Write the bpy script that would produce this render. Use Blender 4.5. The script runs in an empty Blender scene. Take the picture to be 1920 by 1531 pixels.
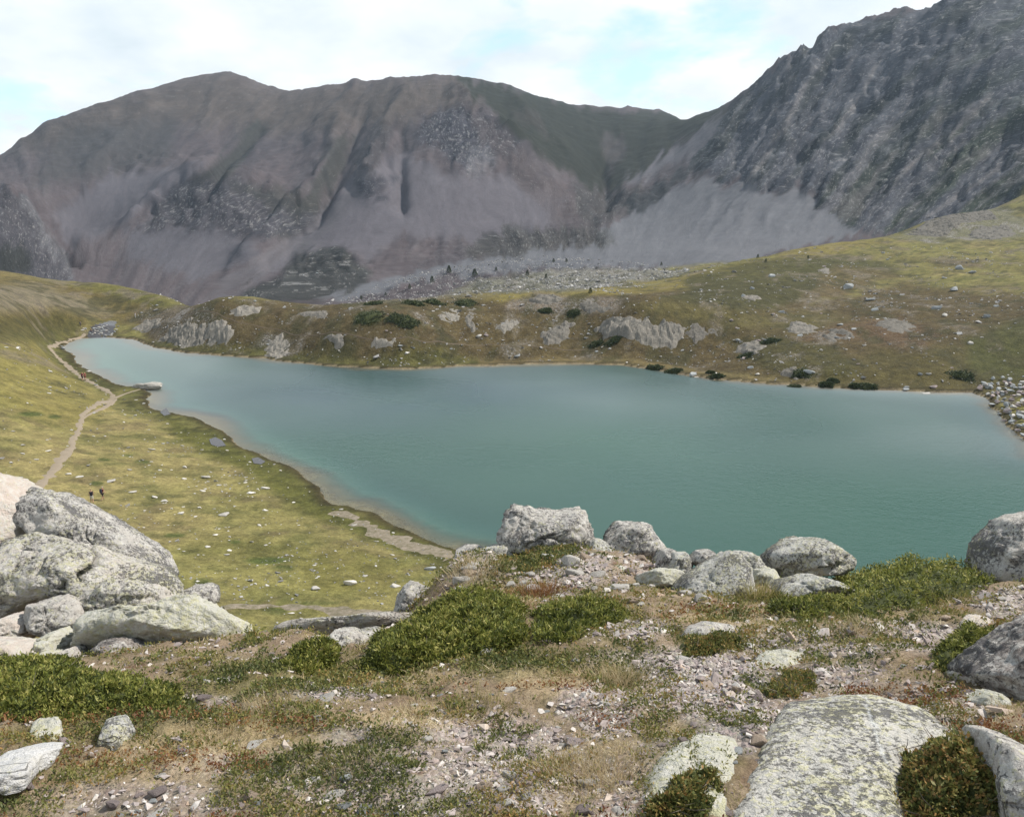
import bpy, bmesh, math, random
import numpy as np
from mathutils import Vector, Matrix, Euler
R = math.radians
random.seed(7); rng = np.random.default_rng(7)
sc = bpy.context.scene

# ------------------------------------------------------------------ camera, sky, sun, exposure
F_PX, CX, CY = 1600.0, 960.0, 765.5           # focal length in photograph pixels
PITCH = R(12.2); EYE = 33.0                    # eye height above the lake
cam_d = bpy.data.cameras.new('camera'); cam = bpy.data.objects.new('camera', cam_d)
sc.collection.objects.link(cam); sc.camera = cam
cam.location = (0, 0, EYE); cam.rotation_euler = (R(90) - PITCH, 0, 0)
cam_d.sensor_fit = 'HORIZONTAL'; cam_d.sensor_width = 36; cam_d.lens = 36 * F_PX / 1920
cam_d.clip_start = 0.05; cam_d.clip_end = 20000

SUN_EL, SUN_AZ = R(51), R(80)                  # azimuth measured from the view direction to the right
world = bpy.data.worlds.new('World'); sc.world = world; world.use_nodes = True
wt = world.node_tree; wt.nodes.clear()
def wn(t, **k):
    n = wt.nodes.new(t)
    for a, b in k.items(): setattr(n, a, b)
    return n
def wl(a, b): wt.links.new(a, b)
sky = wn('ShaderNodeTexSky', sky_type='NISHITA', sun_disc=False, sun_elevation=SUN_EL, sun_rotation=SUN_AZ, altitude=2400)
sky.air_density = 1.0; sky.dust_density = 0.6; sky.ozone_density = 1.0
tc = wn('ShaderNodeTexCoord'); sep = wn('ShaderNodeSeparateXYZ'); wl(tc.outputs['Generated'], sep.inputs[0])
mz = wn('ShaderNodeMath', operation='MAXIMUM'); wl(sep.outputs[2], mz.inputs[0]); mz.inputs[1].default_value = 0
ad = wn('ShaderNodeMath', operation='ADD'); wl(mz.outputs[0], ad.inputs[0]); ad.inputs[1].default_value = 0.34
dx = wn('ShaderNodeMath', operation='DIVIDE'); wl(sep.outputs[0], dx.inputs[0]); wl(ad.outputs[0], dx.inputs[1])
dy = wn('ShaderNodeMath', operation='DIVIDE'); wl(sep.outputs[1], dy.inputs[0]); wl(ad.outputs[0], dy.inputs[1])
cb = wn('ShaderNodeCombineXYZ'); wl(dx.outputs[0], cb.inputs[0]); wl(dy.outputs[0], cb.inputs[1]); cb.inputs[2].default_value = 3.3
n1 = wn('ShaderNodeTexNoise'); n1.inputs['Scale'].default_value = 2.6; n1.inputs['Detail'].default_value = 9; n1.inputs['Roughness'].default_value = 0.55
n1.inputs['Distortion'].default_value = 0.25
wl(cb.outputs[0], n1.inputs['Vector'])
r1 = wn('ShaderNodeValToRGB'); r1.color_ramp.elements[0].position = 0.31; r1.color_ramp.elements[1].position = 0.42
wl(n1.outputs['Fac'], r1.inputs[0])
n2 = wn('ShaderNodeTexNoise'); n2.inputs['Scale'].default_value = 4.5; n2.inputs['Detail'].default_value = 7; wl(cb.outputs[0], n2.inputs['Vector'])
r2 = wn('ShaderNodeValToRGB'); r2.color_ramp.elements[0].position = 0.30; r2.color_ramp.elements[1].position = 0.66
r2.color_ramp.elements[0].color = (0.70, 0.78, 0.82, 1); r2.color_ramp.elements[1].color = (0.97, 0.99, 1.0, 1)
wl(n2.outputs['Fac'], r2.inputs[0])
CLOUD = 9.8
sc10 = wn('ShaderNodeVectorMath', operation='SCALE'); wl(r2.outputs[0], sc10.inputs[0]); sc10.inputs[3].default_value = CLOUD
sk = wn('ShaderNodeVectorMath', operation='MULTIPLY_ADD'); wl(sky.outputs[0], sk.inputs[0])
sk.inputs[1].default_value = (1.0, 1.0, 1.0); sk.inputs[2].default_value = (3.6, 4.9, 5.0)   # thin high veil over the blue
mx = wn('ShaderNodeMix', data_type='RGBA'); thin = wn('ShaderNodeMath', operation='MULTIPLY_ADD'); wl(mz.outputs[0], thin.inputs[0]); thin.inputs[1].default_value = -1.05; thin.inputs[2].default_value = 1.18; thin.use_clamp = True
cvf = wn('ShaderNodeMath', operation='MULTIPLY'); wl(r1.outputs[0], cvf.inputs[0]); wl(thin.outputs[0], cvf.inputs[1]); wl(cvf.outputs[0], mx.inputs['Factor'])
vv_ = wn('ShaderNodeVectorMath', operation='SCALE'); vv_.inputs[0].default_value = (3.6, 4.9, 5.0); wl(thin.outputs[0], vv_.inputs[3]); wl(vv_.outputs[0], sk.inputs[2]); wl(sk.outputs[0], mx.inputs['A']); wl(sc10.outputs[0], mx.inputs['B'])
bg = wn('ShaderNodeBackground'); bg.inputs['Strength'].default_value = 0.1; wl(mx.outputs['Result'], bg.inputs['Color'])
wo = wn('ShaderNodeOutputWorld'); wl(bg.outputs[0], wo.inputs[0])

sun_d = bpy.data.lights.new('sun', 'SUN'); sun = bpy.data.objects.new('sun', sun_d); sc.collection.objects.link(sun)
sun_d.energy = 5.0; sun_d.angle = R(0.5); sun_d.color = (1.0, 0.945, 0.86)
sdir = Vector((math.cos(SUN_EL) * math.sin(SUN_AZ), math.cos(SUN_EL) * math.cos(SUN_AZ), math.sin(SUN_EL)))
sun.rotation_euler = sdir.to_track_quat('Z', 'Y').to_euler(); sun.location = (300, 200, 600)
sc.view_settings.view_transform = 'Standard'; sc.view_settings.look = 'None'
sc.view_settings.exposure = 0.26; sc.view_settings.gamma = 1.0; sc.view_settings.use_curve_mapping = False
HAZE = .00008                                 # density of the thin mountain air
sc.render.engine = 'CYCLES'
sc.cycles.max_bounces = 6; sc.cycles.diffuse_bounces = 2; sc.cycles.glossy_bounces = 2
sc.cycles.transmission_bounces = 3; sc.cycles.transparent_max_bounces = 6; sc.cycles.volume_bounces = 0
sc.cycles.use_denoising = True

# ------------------------------------------------------------------ helpers: noise
def _hash(ix, iy, iz, s):
    h = (ix.astype(np.int64) * 374761393 + iy.astype(np.int64) * 668265263 + iz.astype(np.int64) * 2147483647 + s * 1274126177) & 0xffffffff
    h = ((h ^ (h >> 13)) * 1274126177) & 0xffffffff
    h = ((h ^ (h >> 16)) * 2246822519) & 0xffffffff
    return ((h ^ (h >> 15)) & 0xffffff).astype(np.float64) / 0xffffff * 2 - 1
def vn2(x, y, s=0):
    ix = np.floor(x); iy = np.floor(y); fx = x - ix; fy = y - iy
    fx = fx * fx * fx * (fx * (fx * 6 - 15) + 10); fy = fy * fy * fy * (fy * (fy * 6 - 15) + 10)
    z = np.zeros_like(ix)
    a = _hash(ix, iy, z, s); b = _hash(ix + 1, iy, z, s); c = _hash(ix, iy + 1, z, s); d = _hash(ix + 1, iy + 1, z, s)
    return (a + (b - a) * fx) * (1 - fy) + (c + (d - c) * fx) * fy
def fbm(x, y, o=4, s=0, g=0.5):
    t = 0; a = 1; n = 0
    for i in range(o):
        c, q = math.cos(0.6 * i), math.sin(0.6 * i)
        t = t + a * vn2((x * c - y * q) * 2 ** i, (x * q + y * c) * 2 ** i, s + i * 17); n += a; a *= g
    return t / n * 1.5
def ridged(x, y, o=4, s=0, g=0.5):
    t = 0; a = 1; n = 0
    for i in range(o):
        t = t + a * (1 - 2 * np.abs(vn2(x * 2 ** i + i * 3.1, y * 2 ** i - i * 1.7, s + i * 13))); n += a; a *= g
    return t / n
def vn3(p, s=0):
    i = np.floor(p); f = p - i; f = f * f * (3 - 2 * f)
    r = 0
    for dx_ in (0, 1):
        for dy_ in (0, 1):
            for dz_ in (0, 1):
                w = (f[:, 0] if dx_ else 1 - f[:, 0]) * (f[:, 1] if dy_ else 1 - f[:, 1]) * (f[:, 2] if dz_ else 1 - f[:, 2])
                r = r + w * _hash(i[:, 0] + dx_, i[:, 1] + dy_, i[:, 2] + dz_, s)
    return r
def fbm3(p, o=4, s=0, g=0.5):
    t = 0; a = 1; n = 0
    for i in range(o):
        t = t + a * vn3(p * 2 ** i + i * 7.3, s + i * 11); n += a; a *= g
    return t / n * 1.5
def sst(a, b, x): t = np.clip((x - a) / (b - a), 0, 1); return t * t * (3 - 2 * t)

# ------------------------------------------------------------------ helpers: lens geometry (photograph pixel <-> place)
SP, CP = math.sin(PITCH), math.cos(PITCH)
def dray(u, v):
    a = (np.asarray(u, float) - CX) / F_PX; b = (CY - np.asarray(v, float)) / F_PX
    return a, CP + b * SP, -SP + b * CP
def at_Y(u, v, Y): a, f, h = dray(u, v); return a / f * Y, Y + 0 * a, EYE + h / f * Y
def at_z(u, v, z): a, f, h = dray(u, v); Y = (z - EYE) * f / h; return a / f * Y, Y, z + 0 * Y
def proj(x, y, z):
    zz = z - EYE; d = y * CP - zz * SP; up = y * SP + zz * CP
    d = np.maximum(d, 1e-3)
    return CX + F_PX * x / d, CY - F_PX * up / d

def poly_sd(px, py, poly):
    """signed distance, positive inside"""
    P = np.asarray(poly, float); n = len(P); best = np.full(px.shape, 1e18); ins = np.zeros(px.shape, bool)
    for i in range(n):
        x1, y1 = P[i]; x2, y2 = P[(i + 1) % n]
        ex, ey = x2 - x1, y2 - y1
        t = np.clip(((px - x1) * ex + (py - y1) * ey) / (ex * ex + ey * ey + 1e-12), 0, 1)
        best = np.minimum(best, (px - x1 - t * ex) ** 2 + (py - y1 - t * ey) ** 2)
        c = ((y1 > py) != (y2 > py)) & (px < (x2 - x1) * (py - y1) / (y2 - y1 + 1e-12) + x1)
        ins ^= c
    d = np.sqrt(best); return np.where(ins, d, -d)

class RBF:
    def __init__(s, pts, vals, eps=0.02, lam=1e-4):
        s.p = np.asarray(pts, float); v = np.asarray(vals, float); n = len(v); s.e = eps
        D = np.sqrt(((s.p[:, None] - s.p[None]) ** 2).sum(-1) + eps * eps)
        A = np.zeros((n + 3, n + 3)); A[:n, :n] = D - lam * np.eye(n); A[:n, n] = 1; A[:n, n + 1:] = s.p
        A[n, :n] = 1; A[n + 1:, :n] = s.p.T
        s.w = np.linalg.lstsq(A, np.concatenate([v, np.zeros(3)]), rcond=None)[0]
    def __call__(s, q0, q1):
        sh = q0.shape; q0 = q0.ravel(); q1 = q1.ravel(); out = np.empty(q0.size); n = len(s.p)
        for k in range(0, q0.size, 20000):
            a = q0[k:k + 20000]; b = q1[k:k + 20000]
            D = np.sqrt((a[:, None] - s.p[:, 0]) ** 2 + (b[:, None] - s.p[:, 1]) ** 2 + s.e ** 2)
            out[k:k + 20000] = D @ s.w[:n] + s.w[n] + s.w[n + 1] * a + s.w[n + 2] * b
        return out.reshape(sh)

# ------------------------------------------------------------------ helpers: meshes and objects
def mesh(name, V, F, smooth=False, attrs=None, mat=None):
    """F: list of int arrays (n,k)"""
    V = np.ascontiguousarray(V, np.float32)
    if isinstance(F, np.ndarray): F = [F]
    me = bpy.data.meshes.new(name); me.vertices.add(len(V)); me.vertices.foreach_set('co', V.ravel())
    nl = sum(f.size for f in F); npoly = sum(len(f) for f in F)
    me.loops.add(nl); me.polygons.add(npoly)
    me.loops.foreach_set('vertex_index', np.concatenate([f.ravel() for f in F]).astype(np.int32))
    cnt = np.concatenate([np.full(len(f), f.shape[1]) for f in F])
    me.polygons.foreach_set('loop_start', np.concatenate([[0], np.cumsum(cnt)[:-1]]).astype(np.int32))
    me.polygons.foreach_set('use_smooth', np.full(npoly, smooth, bool))
    for k, a in (attrs or {}).items():
        a = np.asarray(a, np.float32)
        if a.ndim == 1: at = me.attributes.new(k, 'FLOAT', 'POINT'); at.data.foreach_set('value', a)
        else:
            at = me.attributes.new(k, 'FLOAT_COLOR', 'POINT')
            if a.shape[1] == 3: a = np.concatenate([a, np.ones((len(a), 1), np.float32)], 1)
            at.data.foreach_set('color', a.ravel())
    me.update(); me.validate(clean_customdata=False)
    if mat: me.materials.append(mat)
    return me
def link(name, data, parent=None, loc=None):
    o = bpy.data.objects.new(name, data); sc.collection.objects.link(o)
    if parent: o.parent = parent
    if loc is not None: o.location = loc
    return o
def tag(o, label=None, cat=None, group=None, kind=None):
    if label: o['label'] = label
    if cat: o['category'] = cat
    if group: o['group'] = group
    if kind: o['kind'] = kind
    return o
def gridfaces(nr, nc):
    i = np.arange(nr - 1)[:, None] * nc + np.arange(nc - 1)[None]
    return np.stack([i, i + 1, i + nc + 1, i + nc], -1).reshape(-1, 4)
def rotm(rx, ry, rz):
    cx, sx, cy, sy, cz, sz = np.cos(rx), np.sin(rx), np.cos(ry), np.sin(ry), np.cos(rz), np.sin(rz)
    M = np.empty((len(rx), 3, 3))
    M[:, 0, 0] = cz * cy; M[:, 0, 1] = cz * sy * sx - sz * cx; M[:, 0, 2] = cz * sy * cx + sz * sx
    M[:, 1, 0] = sz * cy; M[:, 1, 1] = sz * sy * sx + cz * cx; M[:, 1, 2] = sz * sy * cx - cz * sx
    M[:, 2, 0] = -sy; M[:, 2, 1] = cy * sx; M[:, 2, 2] = cy * cx
    return M
def tile(variants, which, P, M, S, val):
    """many small pieces as one mesh. variants: list of (V,F tri)"""
    VV, FF, AA = [], [], []; off = 0
    for k, (v, f) in enumerate(variants):
        idx = np.where(which == k)[0]
        if not len(idx): continue
        w = np.einsum('nij,nvj->nvi', M[idx], v[None] * S[idx][:, None, :]) + P[idx][:, None, :]
        VV.append(w.reshape(-1, 3)); FF.append((f[None] + (np.arange(len(idx)) * len(v))[:, None, None] + off).reshape(-1, f.shape[1]))
        AA.append(np.repeat(val[idx], len(v))); off += len(idx) * len(v)
    return np.concatenate(VV), np.concatenate(FF), np.concatenate(AA)

# ------------------------------------------------------------------ materials
class NT:
    def __init__(s, name):
        s.m = bpy.data.materials.new(name); s.m.use_nodes = True; s.t = s.m.node_tree; s.t.nodes.clear()
        s.out = s.t.nodes.new('ShaderNodeOutputMaterial')
    def n(s, t, **k):
        n = s.t.nodes.new('ShaderNode' + t)
        for a, b in k.items():
            if a.startswith('_'): n.inputs[a[1:].replace('_', ' ')].default_value = b
            else: setattr(n, a, b)
        return n
    def l(s, a, b): s.t.links.new(a, b)
    def pos(s, obj=False):
        return s.n('TexCoord').outputs['Object'] if obj else s.n('NewGeometry').outputs['Position']
    def noise(s, vec, scale, detail=4, rough=0.55, dist=0.0):
        n = s.n('TexNoise'); n.inputs['Scale'].default_value = scale; n.inputs['Detail'].default_value = detail
        n.inputs['Roughness'].default_value = rough; n.inputs['Distortion'].default_value = dist; s.l(vec, n.inputs['Vector']); return n.outputs['Fac']
    def vor(s, vec, scale, feature='F1', rnd=1.0):
        n = s.n('TexVoronoi', feature=feature); n.inputs['Scale'].default_value = scale; n.inputs['Randomness'].default_value = rnd; s.l(vec, n.inputs['Vector']); return n
    def ramp(s, fac, a, b, ca=(0, 0, 0), cb=(1, 1, 1)):
        r = s.n('ValToRGB'); e = r.color_ramp.elements; e[0].position = a; e[1].position = b
        e[0].color = (*ca, 1); e[1].color = (*cb, 1); s.l(fac, r.inputs[0]); return r.outputs[0]
    def mix(s, f, a, b, mode='MIX'):
        m = s.n('Mix', data_type='RGBA', blend_type=mode)
        for k, v in (('Factor', f), ('A', a), ('B', b)):
            if hasattr(v, 'links') or hasattr(v, 'is_linked'): s.l(v, m.inputs[k])
            elif k == 'Factor': m.inputs[k].default_value = v
            else: m.inputs[k].default_value = (*v, 1)
        return m.outputs['Result']
    def math(s, op, a, b=0.0, clamp=False):
        m = s.n('Math', operation=op, use_clamp=clamp)
        for i, v in enumerate((a, b)):
            if hasattr(v, 'is_linked'): s.l(v, m.inputs[i])
            else: m.inputs[i].default_value = v
        return m.outputs[0]
    def attr(s, name, out='Fac'): return s.n('Attribute', attribute_name=name).outputs[out]
    def bump(s, h, strength, dist, nrm=None):
        b = s.n('Bump'); b.inputs['Strength'].default_value = strength; b.inputs['Distance'].default_value = dist; s.l(h, b.inputs['Height'])
        if nrm: s.l(nrm, b.inputs['Normal'])
        return b.outputs[0]
    def principled(s, col, rough=0.9, nrm=None, spec=0.2):
        p = s.n('BsdfPrincipled')
        if hasattr(col, 'is_linked'): s.l(col, p.inputs['Base Color'])
        else: p.inputs['Base Color'].default_value = (*col, 1)
        if hasattr(rough, 'is_linked'): s.l(rough, p.inputs['Roughness'])
        else: p.inputs['Roughness'].default_value = rough
        p.inputs['Specular IOR Level'].default_value = spec
        if nrm: s.l(nrm, p.inputs['Normal'])
        s.l(p.outputs[0], s.out.inputs[0]); return p

def rock_mat(name, A, B, dark, yel, scale=1.0, darkcol=(.07, .068, .072), vein=False, pale=0.55, yelcol=(.46, .44, .24)):
    """weathered rock: two stone colours, pale crust, black and yellow lichen, cracks. dark, yel: coverage 0..1"""
    t = NT(name); p = t.pos(True)
    big = t.noise(p, 1.3 * scale, 5, .6, .4)
    c = t.mix(t.ramp(big, .40, .60), A, B)
    crust = t.ramp(t.noise(p, 16 * scale, 8, .75, .3), .56 - .15 * pale, .62 - .1 * pale)
    c = t.mix(t.math('MULTIPLY', crust, .7), c, (.56, .54, .50))
    reg = t.noise(p, 1.7 * scale, 3, .5)
    # yellow-green lichen in ragged blotches
    y = t.math('ADD', t.noise(p, 30 * scale, 7, .75, .5), t.math('MULTIPLY', reg, .35))
    ym = t.ramp(y, .80 - .24 * yel, .84 - .24 * yel)
    c = t.mix(t.math('MULTIPLY', ym, .6), c, yelcol)
    # black lichen: specks inside wider zones
    reg2 = t.noise(p, 2.3 * scale, 4, .6, .6)
    d = t.math('ADD', t.noise(p, 42 * scale, 6, .8, .3), t.math('MULTIPLY', reg2, .6))
    dm = t.ramp(d, 1.02 - .34 * dark, 1.06 - .34 * dark)
    # darkness is reversed so that high noise = dark lichen
    c = t.mix(t.math('MULTIPLY', dm, .8), c, darkcol)
    sp = t.ramp(t.vor(p, 55 * scale).outputs['Distance'], .10, .24, (1, 1, 1), (0, 0, 0))
    spm = t.math('MULTIPLY', sp, t.ramp(t.noise(p, 6 * scale, 3), .45, .62))
    c = t.mix(t.math('MULTIPLY', spm, .55), c, (.10, .10, .105))
    if vein:
        wp = t.pos(); sx = t.n('SeparateXYZ'); t.l(wp, sx.inputs[0]); p1, p2 = at_z(1628, 1312, 31.42), at_z(1662, 1450, 31.40); sl = float((p1[0] - p2[0]) / (p1[1] - p2[1])); off = float(p1[0] - sl * p1[1])
        w = t.math('ADD', sx.outputs[0], t.math('MULTIPLY', t.math('SUBTRACT', t.noise(wp, 5, 4), .5), .10))
        w = t.math('SUBTRACT', w, t.math('MULTIPLY', sx.outputs[1], sl))
        vm = t.ramp(t.math('ABSOLUTE', t.math('SUBTRACT', w, off)), .001, .007, (1, 1, 1), (0, 0, 0))
        vm = t.math('MULTIPLY', vm, t.ramp(sx.outputs[1], .5, .55)); vm.node.inputs[1].links[0].from_node.color_ramp.elements[0].position = 0
        brk = t.math('MULTIPLY', t.ramp(t.noise(wp, 9, 3), .34, .42), t.math('GREATER_THAN', sx.outputs[1], float(p2[1])))
        c = t.mix(t.math('MULTIPLY', t.math('MULTIPLY', vm, brk), .6), c, (.80, .80, .78))
    # cracks
    wv = t.n('Mapping'); wv.inputs['Scale'].default_value = (1, 1, 1.9); wv.inputs['Rotation'].default_value = (.5, .3, .8); t.l(p, wv.inputs[0])
    wm = t.n('VectorMath', operation='MULTIPLY_ADD'); nz = t.n('TexNoise'); nz.inputs['Scale'].default_value = 3 * scale; nz.inputs['Detail'].default_value = 5
    t.l(p, nz.inputs['Vector']); t.l(nz.outputs['Color'], wm.inputs[0]); wm.inputs[1].default_value = (.25 / scale,) * 3; t.l(wv.outputs[0], wm.inputs[2])
    cr = t.n('TexVoronoi', feature='DISTANCE_TO_EDGE'); cr.inputs['Scale'].default_value = 1.6 * scale; t.l(wm.outputs[0], cr.inputs['Vector'])
    crm = t.math('MULTIPLY', t.ramp(cr.outputs['Distance'], .003, .012, (1, 1, 1), (0, 0, 0)), t.ramp(t.noise(p, 1.1 * scale, 2), .52, .60))
    c = t.mix(t.math('MULTIPLY', crm, .5), c, (.09, .08, .07))
    h = t.math('ADD', t.math('MULTIPLY', t.noise(p, 5 * scale, 8, .65), 1.0), t.math('MULTIPLY', t.noise(p, 30 * scale, 5, .7), .30))
    h = t.math('SUBTRACT', h, t.math('MULTIPLY', crm, .25)); h = t.math('SUBTRACT', h, t.math('MULTIPLY', dm, .05))
    t.principled(c, .92, t.bump(h, 1.0, .08 / scale), .15)
    return t.m

def plain_rock(name, A, B, scale=1.0, obj=True):
    t = NT(name); p = t.pos(obj); oi = t.n('ObjectInfo').outputs['Random']
    c = t.mix(t.noise(p, 3 * scale, 6, .7), A, B)
    c = t.mix(t.ramp(t.noise(p, 9 * scale, 6, .7), .55, .66), c, tuple(x * .35 for x in A))
    c = t.mix(t.ramp(t.noise(p, 5 * scale, 6, .7), .60, .70), c, tuple(min(.6, x * 1.5) for x in B))
    vs = t.n('HueSaturation'); t.l(c, vs.inputs['Color']); t.l(t.math('MULTIPLY_ADD', oi, .5), vs.inputs['Value'])
    m = vs.inputs['Value'].links[0].from_node; m.inputs[2].default_value = .72
    t.principled(vs.outputs[0], .9, t.bump(t.noise(p, 8 * scale, 6, .7), .7, .06 / scale), .15)
    return t.m

def leaf_mat(name, cols, trans=.3, attr='lc', rough=.55):
    """cols: 4 colours from lc 0 to 1"""
    t = NT(name); r = t.n('ValToRGB'); e = r.color_ramp.elements
    while len(e) < len(cols): e.new(.5)
    for i, c in enumerate(cols): e[i].position = i / (len(cols) - 1); e[i].color = (*c, 1)
    t.l(t.attr(attr), r.inputs[0])
    p = t.principled(r.outputs[0], rough, None, .25)
    tr = t.n('BsdfTranslucent'); t.l(r.outputs[0], tr.inputs['Color']); ms = t.n('MixShader'); ms.inputs[0].default_value = trans
    t.l(p.outputs[0], ms.inputs[1]); t.l(tr.outputs[0], ms.inputs[2]); t.l(ms.outputs[0], t.out.inputs[0])
    return t.m

def flat_mat(name, col, rough=.8):
    t = NT(name); t.principled(t.mix(t.noise(t.pos(True), 12, 4), tuple(c * .8 for c in col), tuple(min(1, c * 1.15) for c in col)), rough); return t.m

def terrain_mat(name, fine, bumpscale, bumpdist, flow=False):
    """albedo from the 'tint' attribute (which kind of ground grows or lies here, with cloud shade darkened into the mountains), broken up by noise in world space"""
    t = NT(name); p = t.attr('flow', 'Vector') if flow else t.pos(); base = t.attr('tint', 'Color'); rk = t.attr('rocky')
    c = base
    n = t.noise(p, fine, 8, .7)
    if flow: rk = t.math('MULTIPLY_ADD', rk, .8); rk.node.inputs[2].default_value = .12
    amt = t.math('MULTIPLY', rk, 1.0, True) if flow else .9
    c = t.mix(amt, c, t.ramp(n, .30, .72, (.50, .50, .54), (1.6, 1.57, 1.52)), 'MULTIPLY')
    n2 = t.noise(p, fine * 6, 5, .7)
    c = t.mix(t.math('MULTIPLY', amt, .9) if flow else .85, c, t.ramp(n2, .32, .70, (.62, .62, .60), (1.42, 1.42, 1.42)), 'MULTIPLY')
    if not flow: c = t.mix(.7, c, t.ramp(t.noise(p, fine * 22, 4, .7), .30, .70, (.6, .62, .58), (1.42, 1.40, 1.42)), 'MULTIPLY')
    # loose pale stones where the ground is rocky
    s = t.math('ADD', t.noise(p, fine * 3.5, 6, .8), t.math('MULTIPLY', rk, .16))
    c = t.mix(t.math('MULTIPLY', t.ramp(s, .66, .72), t.math('MULTIPLY', rk, .55)), c, (.34, .33, .32))
    h = t.math('ADD', t.noise(p, bumpscale, 9, .7), t.math('MULTIPLY', t.noise(p, bumpscale * 5, 4, .7), .3))
    st = t.math('MULTIPLY_ADD', rk, .7); st.node.inputs[2].default_value = .05 if flow else .35
    b = t.n('Bump'); b.inputs['Distance'].default_value = bumpdist; t.l(st, b.inputs['Strength']); t.l(h, b.inputs['Height'])
    t.principled(c, .95, b.outputs[0], .1)
    return t.m

# ------------------------------------------------------------------ the shoreline, in metres on the lake plane
SHORE = [(122,652),(133,641),(158,634),(200,632),(245,636),(262,644),(300,654),(350,662),(420,668),(500,672),(560,681),(640,688),(740,692),
 (800,690),(860,687),(960,684),(1060,682),(1160,684),(1230,694),(1330,710),(1440,720),(1560,728),(1650,731),(1760,735),(1830,735),(1846,746),
 (1862,765),(1888,795),(1925,828),(2000,870),(2150,900),(2300,980),(2300,1090),(2000,1140),(1700,1165),(1400,1165),(1100,1130),(960,1080),(870,1030),
 (800,1006),(740,990),(690,962),(660,950),(628,948),(610,932),(596,912),(570,893),(540,872),(500,855),(455,838),(432,818),(396,800),(370,788),
 (335,775),(300,770),(283,765),(268,748),(285,738),(262,727),(235,727),(214,717),(190,711),(168,693),(152,688),(140,672)]
_sx, _sy, _ = at_z(np.array([p[0] for p in SHORE]), np.array([p[1] for p in SHORE]), 0.0)
SHORE_W = np.stack([_sx, _sy], 1)
def shore_sd(x, y):       # positive on the water
    w = 0.9 * fbm(x / 7, y / 7, 3, 91)
    d = poly_sd(x + w, y + 0.8 * fbm(x / 6, y / 6, 3, 92), SHORE_W)
    return d
PONDS = [[(392,824),(404,820),(416,826),(424,836),(410,838),(396,834)], [(472,860),(484,858),(498,866),(490,871),(476,869)], [(300,773),(312,771),(320,777),(308,780)]]

# ------------------------------------------------------------------ control points of the land
MID = []   # (a, lnY, z)
def cY(u, v, Y): x, y, z = at_Y(u, v, Y); MID.append((float(x / y), math.log(Y), float(z)))
def cz(u, v, z): x, y, z_ = at_z(u, v, z); MID.append((float(x / y), math.log(float(y)), z))
def cp(u, Y, z): MID.append(((u - CX) / F_PX / CP, math.log(Y), z))
for u in (-700, -300, 100, 500, 900, 1300, 1700, 2100, 2600):
    cp(u, 6, 28); cp(u, 9, 26.3); cp(u, 12, 24); cp(u, 20, 15.5); cp(u, 40, 5.5 if u < 900 else 3.5)
for u in (1000, 1300, 1600, 1900, 2300): cp(u, 58, 1.2)
for u, v, z in [(0,900,4),(0,800,5.5),(0,720,7),(0,650,9),(0,600,11.5),(0,560,14.5),(100,900,3),(100,800,3.4),(90,720,4),(90,660,3.2),(100,610,5.5),(100,565,10),
 (200,900,2.3),(180,800,2),(205,760,1.2),(120,640,1.6),(300,1000,2.2),(300,900,1.5),(280,800,1.0),(400,900,1.1),(400,1000,1.9),(400,1100,3),(300,1150,4),
 (500,900,.8),(500,1000,1.5),(500,1100,2.4),(600,1000,1),(600,1100,2.1),(700,1050,1.4),(700,1130,2.5),(820,1060,1.2),(0,1000,4.5),(0,1100,6),(200,1100,4.4),
 (-200,900,6),(-200,700,10),(-200,600,15),(-400,800,12),(200,610,2.6),(200,565,7.5),(270,620,2.2),(270,590,4.5),(380,645,2),(380,610,6),(500,655,1.6),(500,610,6.5),
 (640,675,1),(640,620,7),(760,680,1),(760,620,7.5),(880,670,1.2),(880,610,7.5),(1000,670,1),(1000,610,7),(1100,670,1),(1100,610,7),(1220,680,1),(1220,650,3),
 (1350,700,1),(1350,640,4.2),(1450,705,1),(1450,650,4.5),(1550,712,1),(1550,650,5),(1640,716,1),(1650,650,5.5),(1760,718,1.5),(1760,650,6),(1900,705,2),(1900,650,6),
 (2100,720,5),(2100,620,10),(1900,765,2.2),(1925,800,1.8),(2100,840,3)]: cz(u, v, z)
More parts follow.
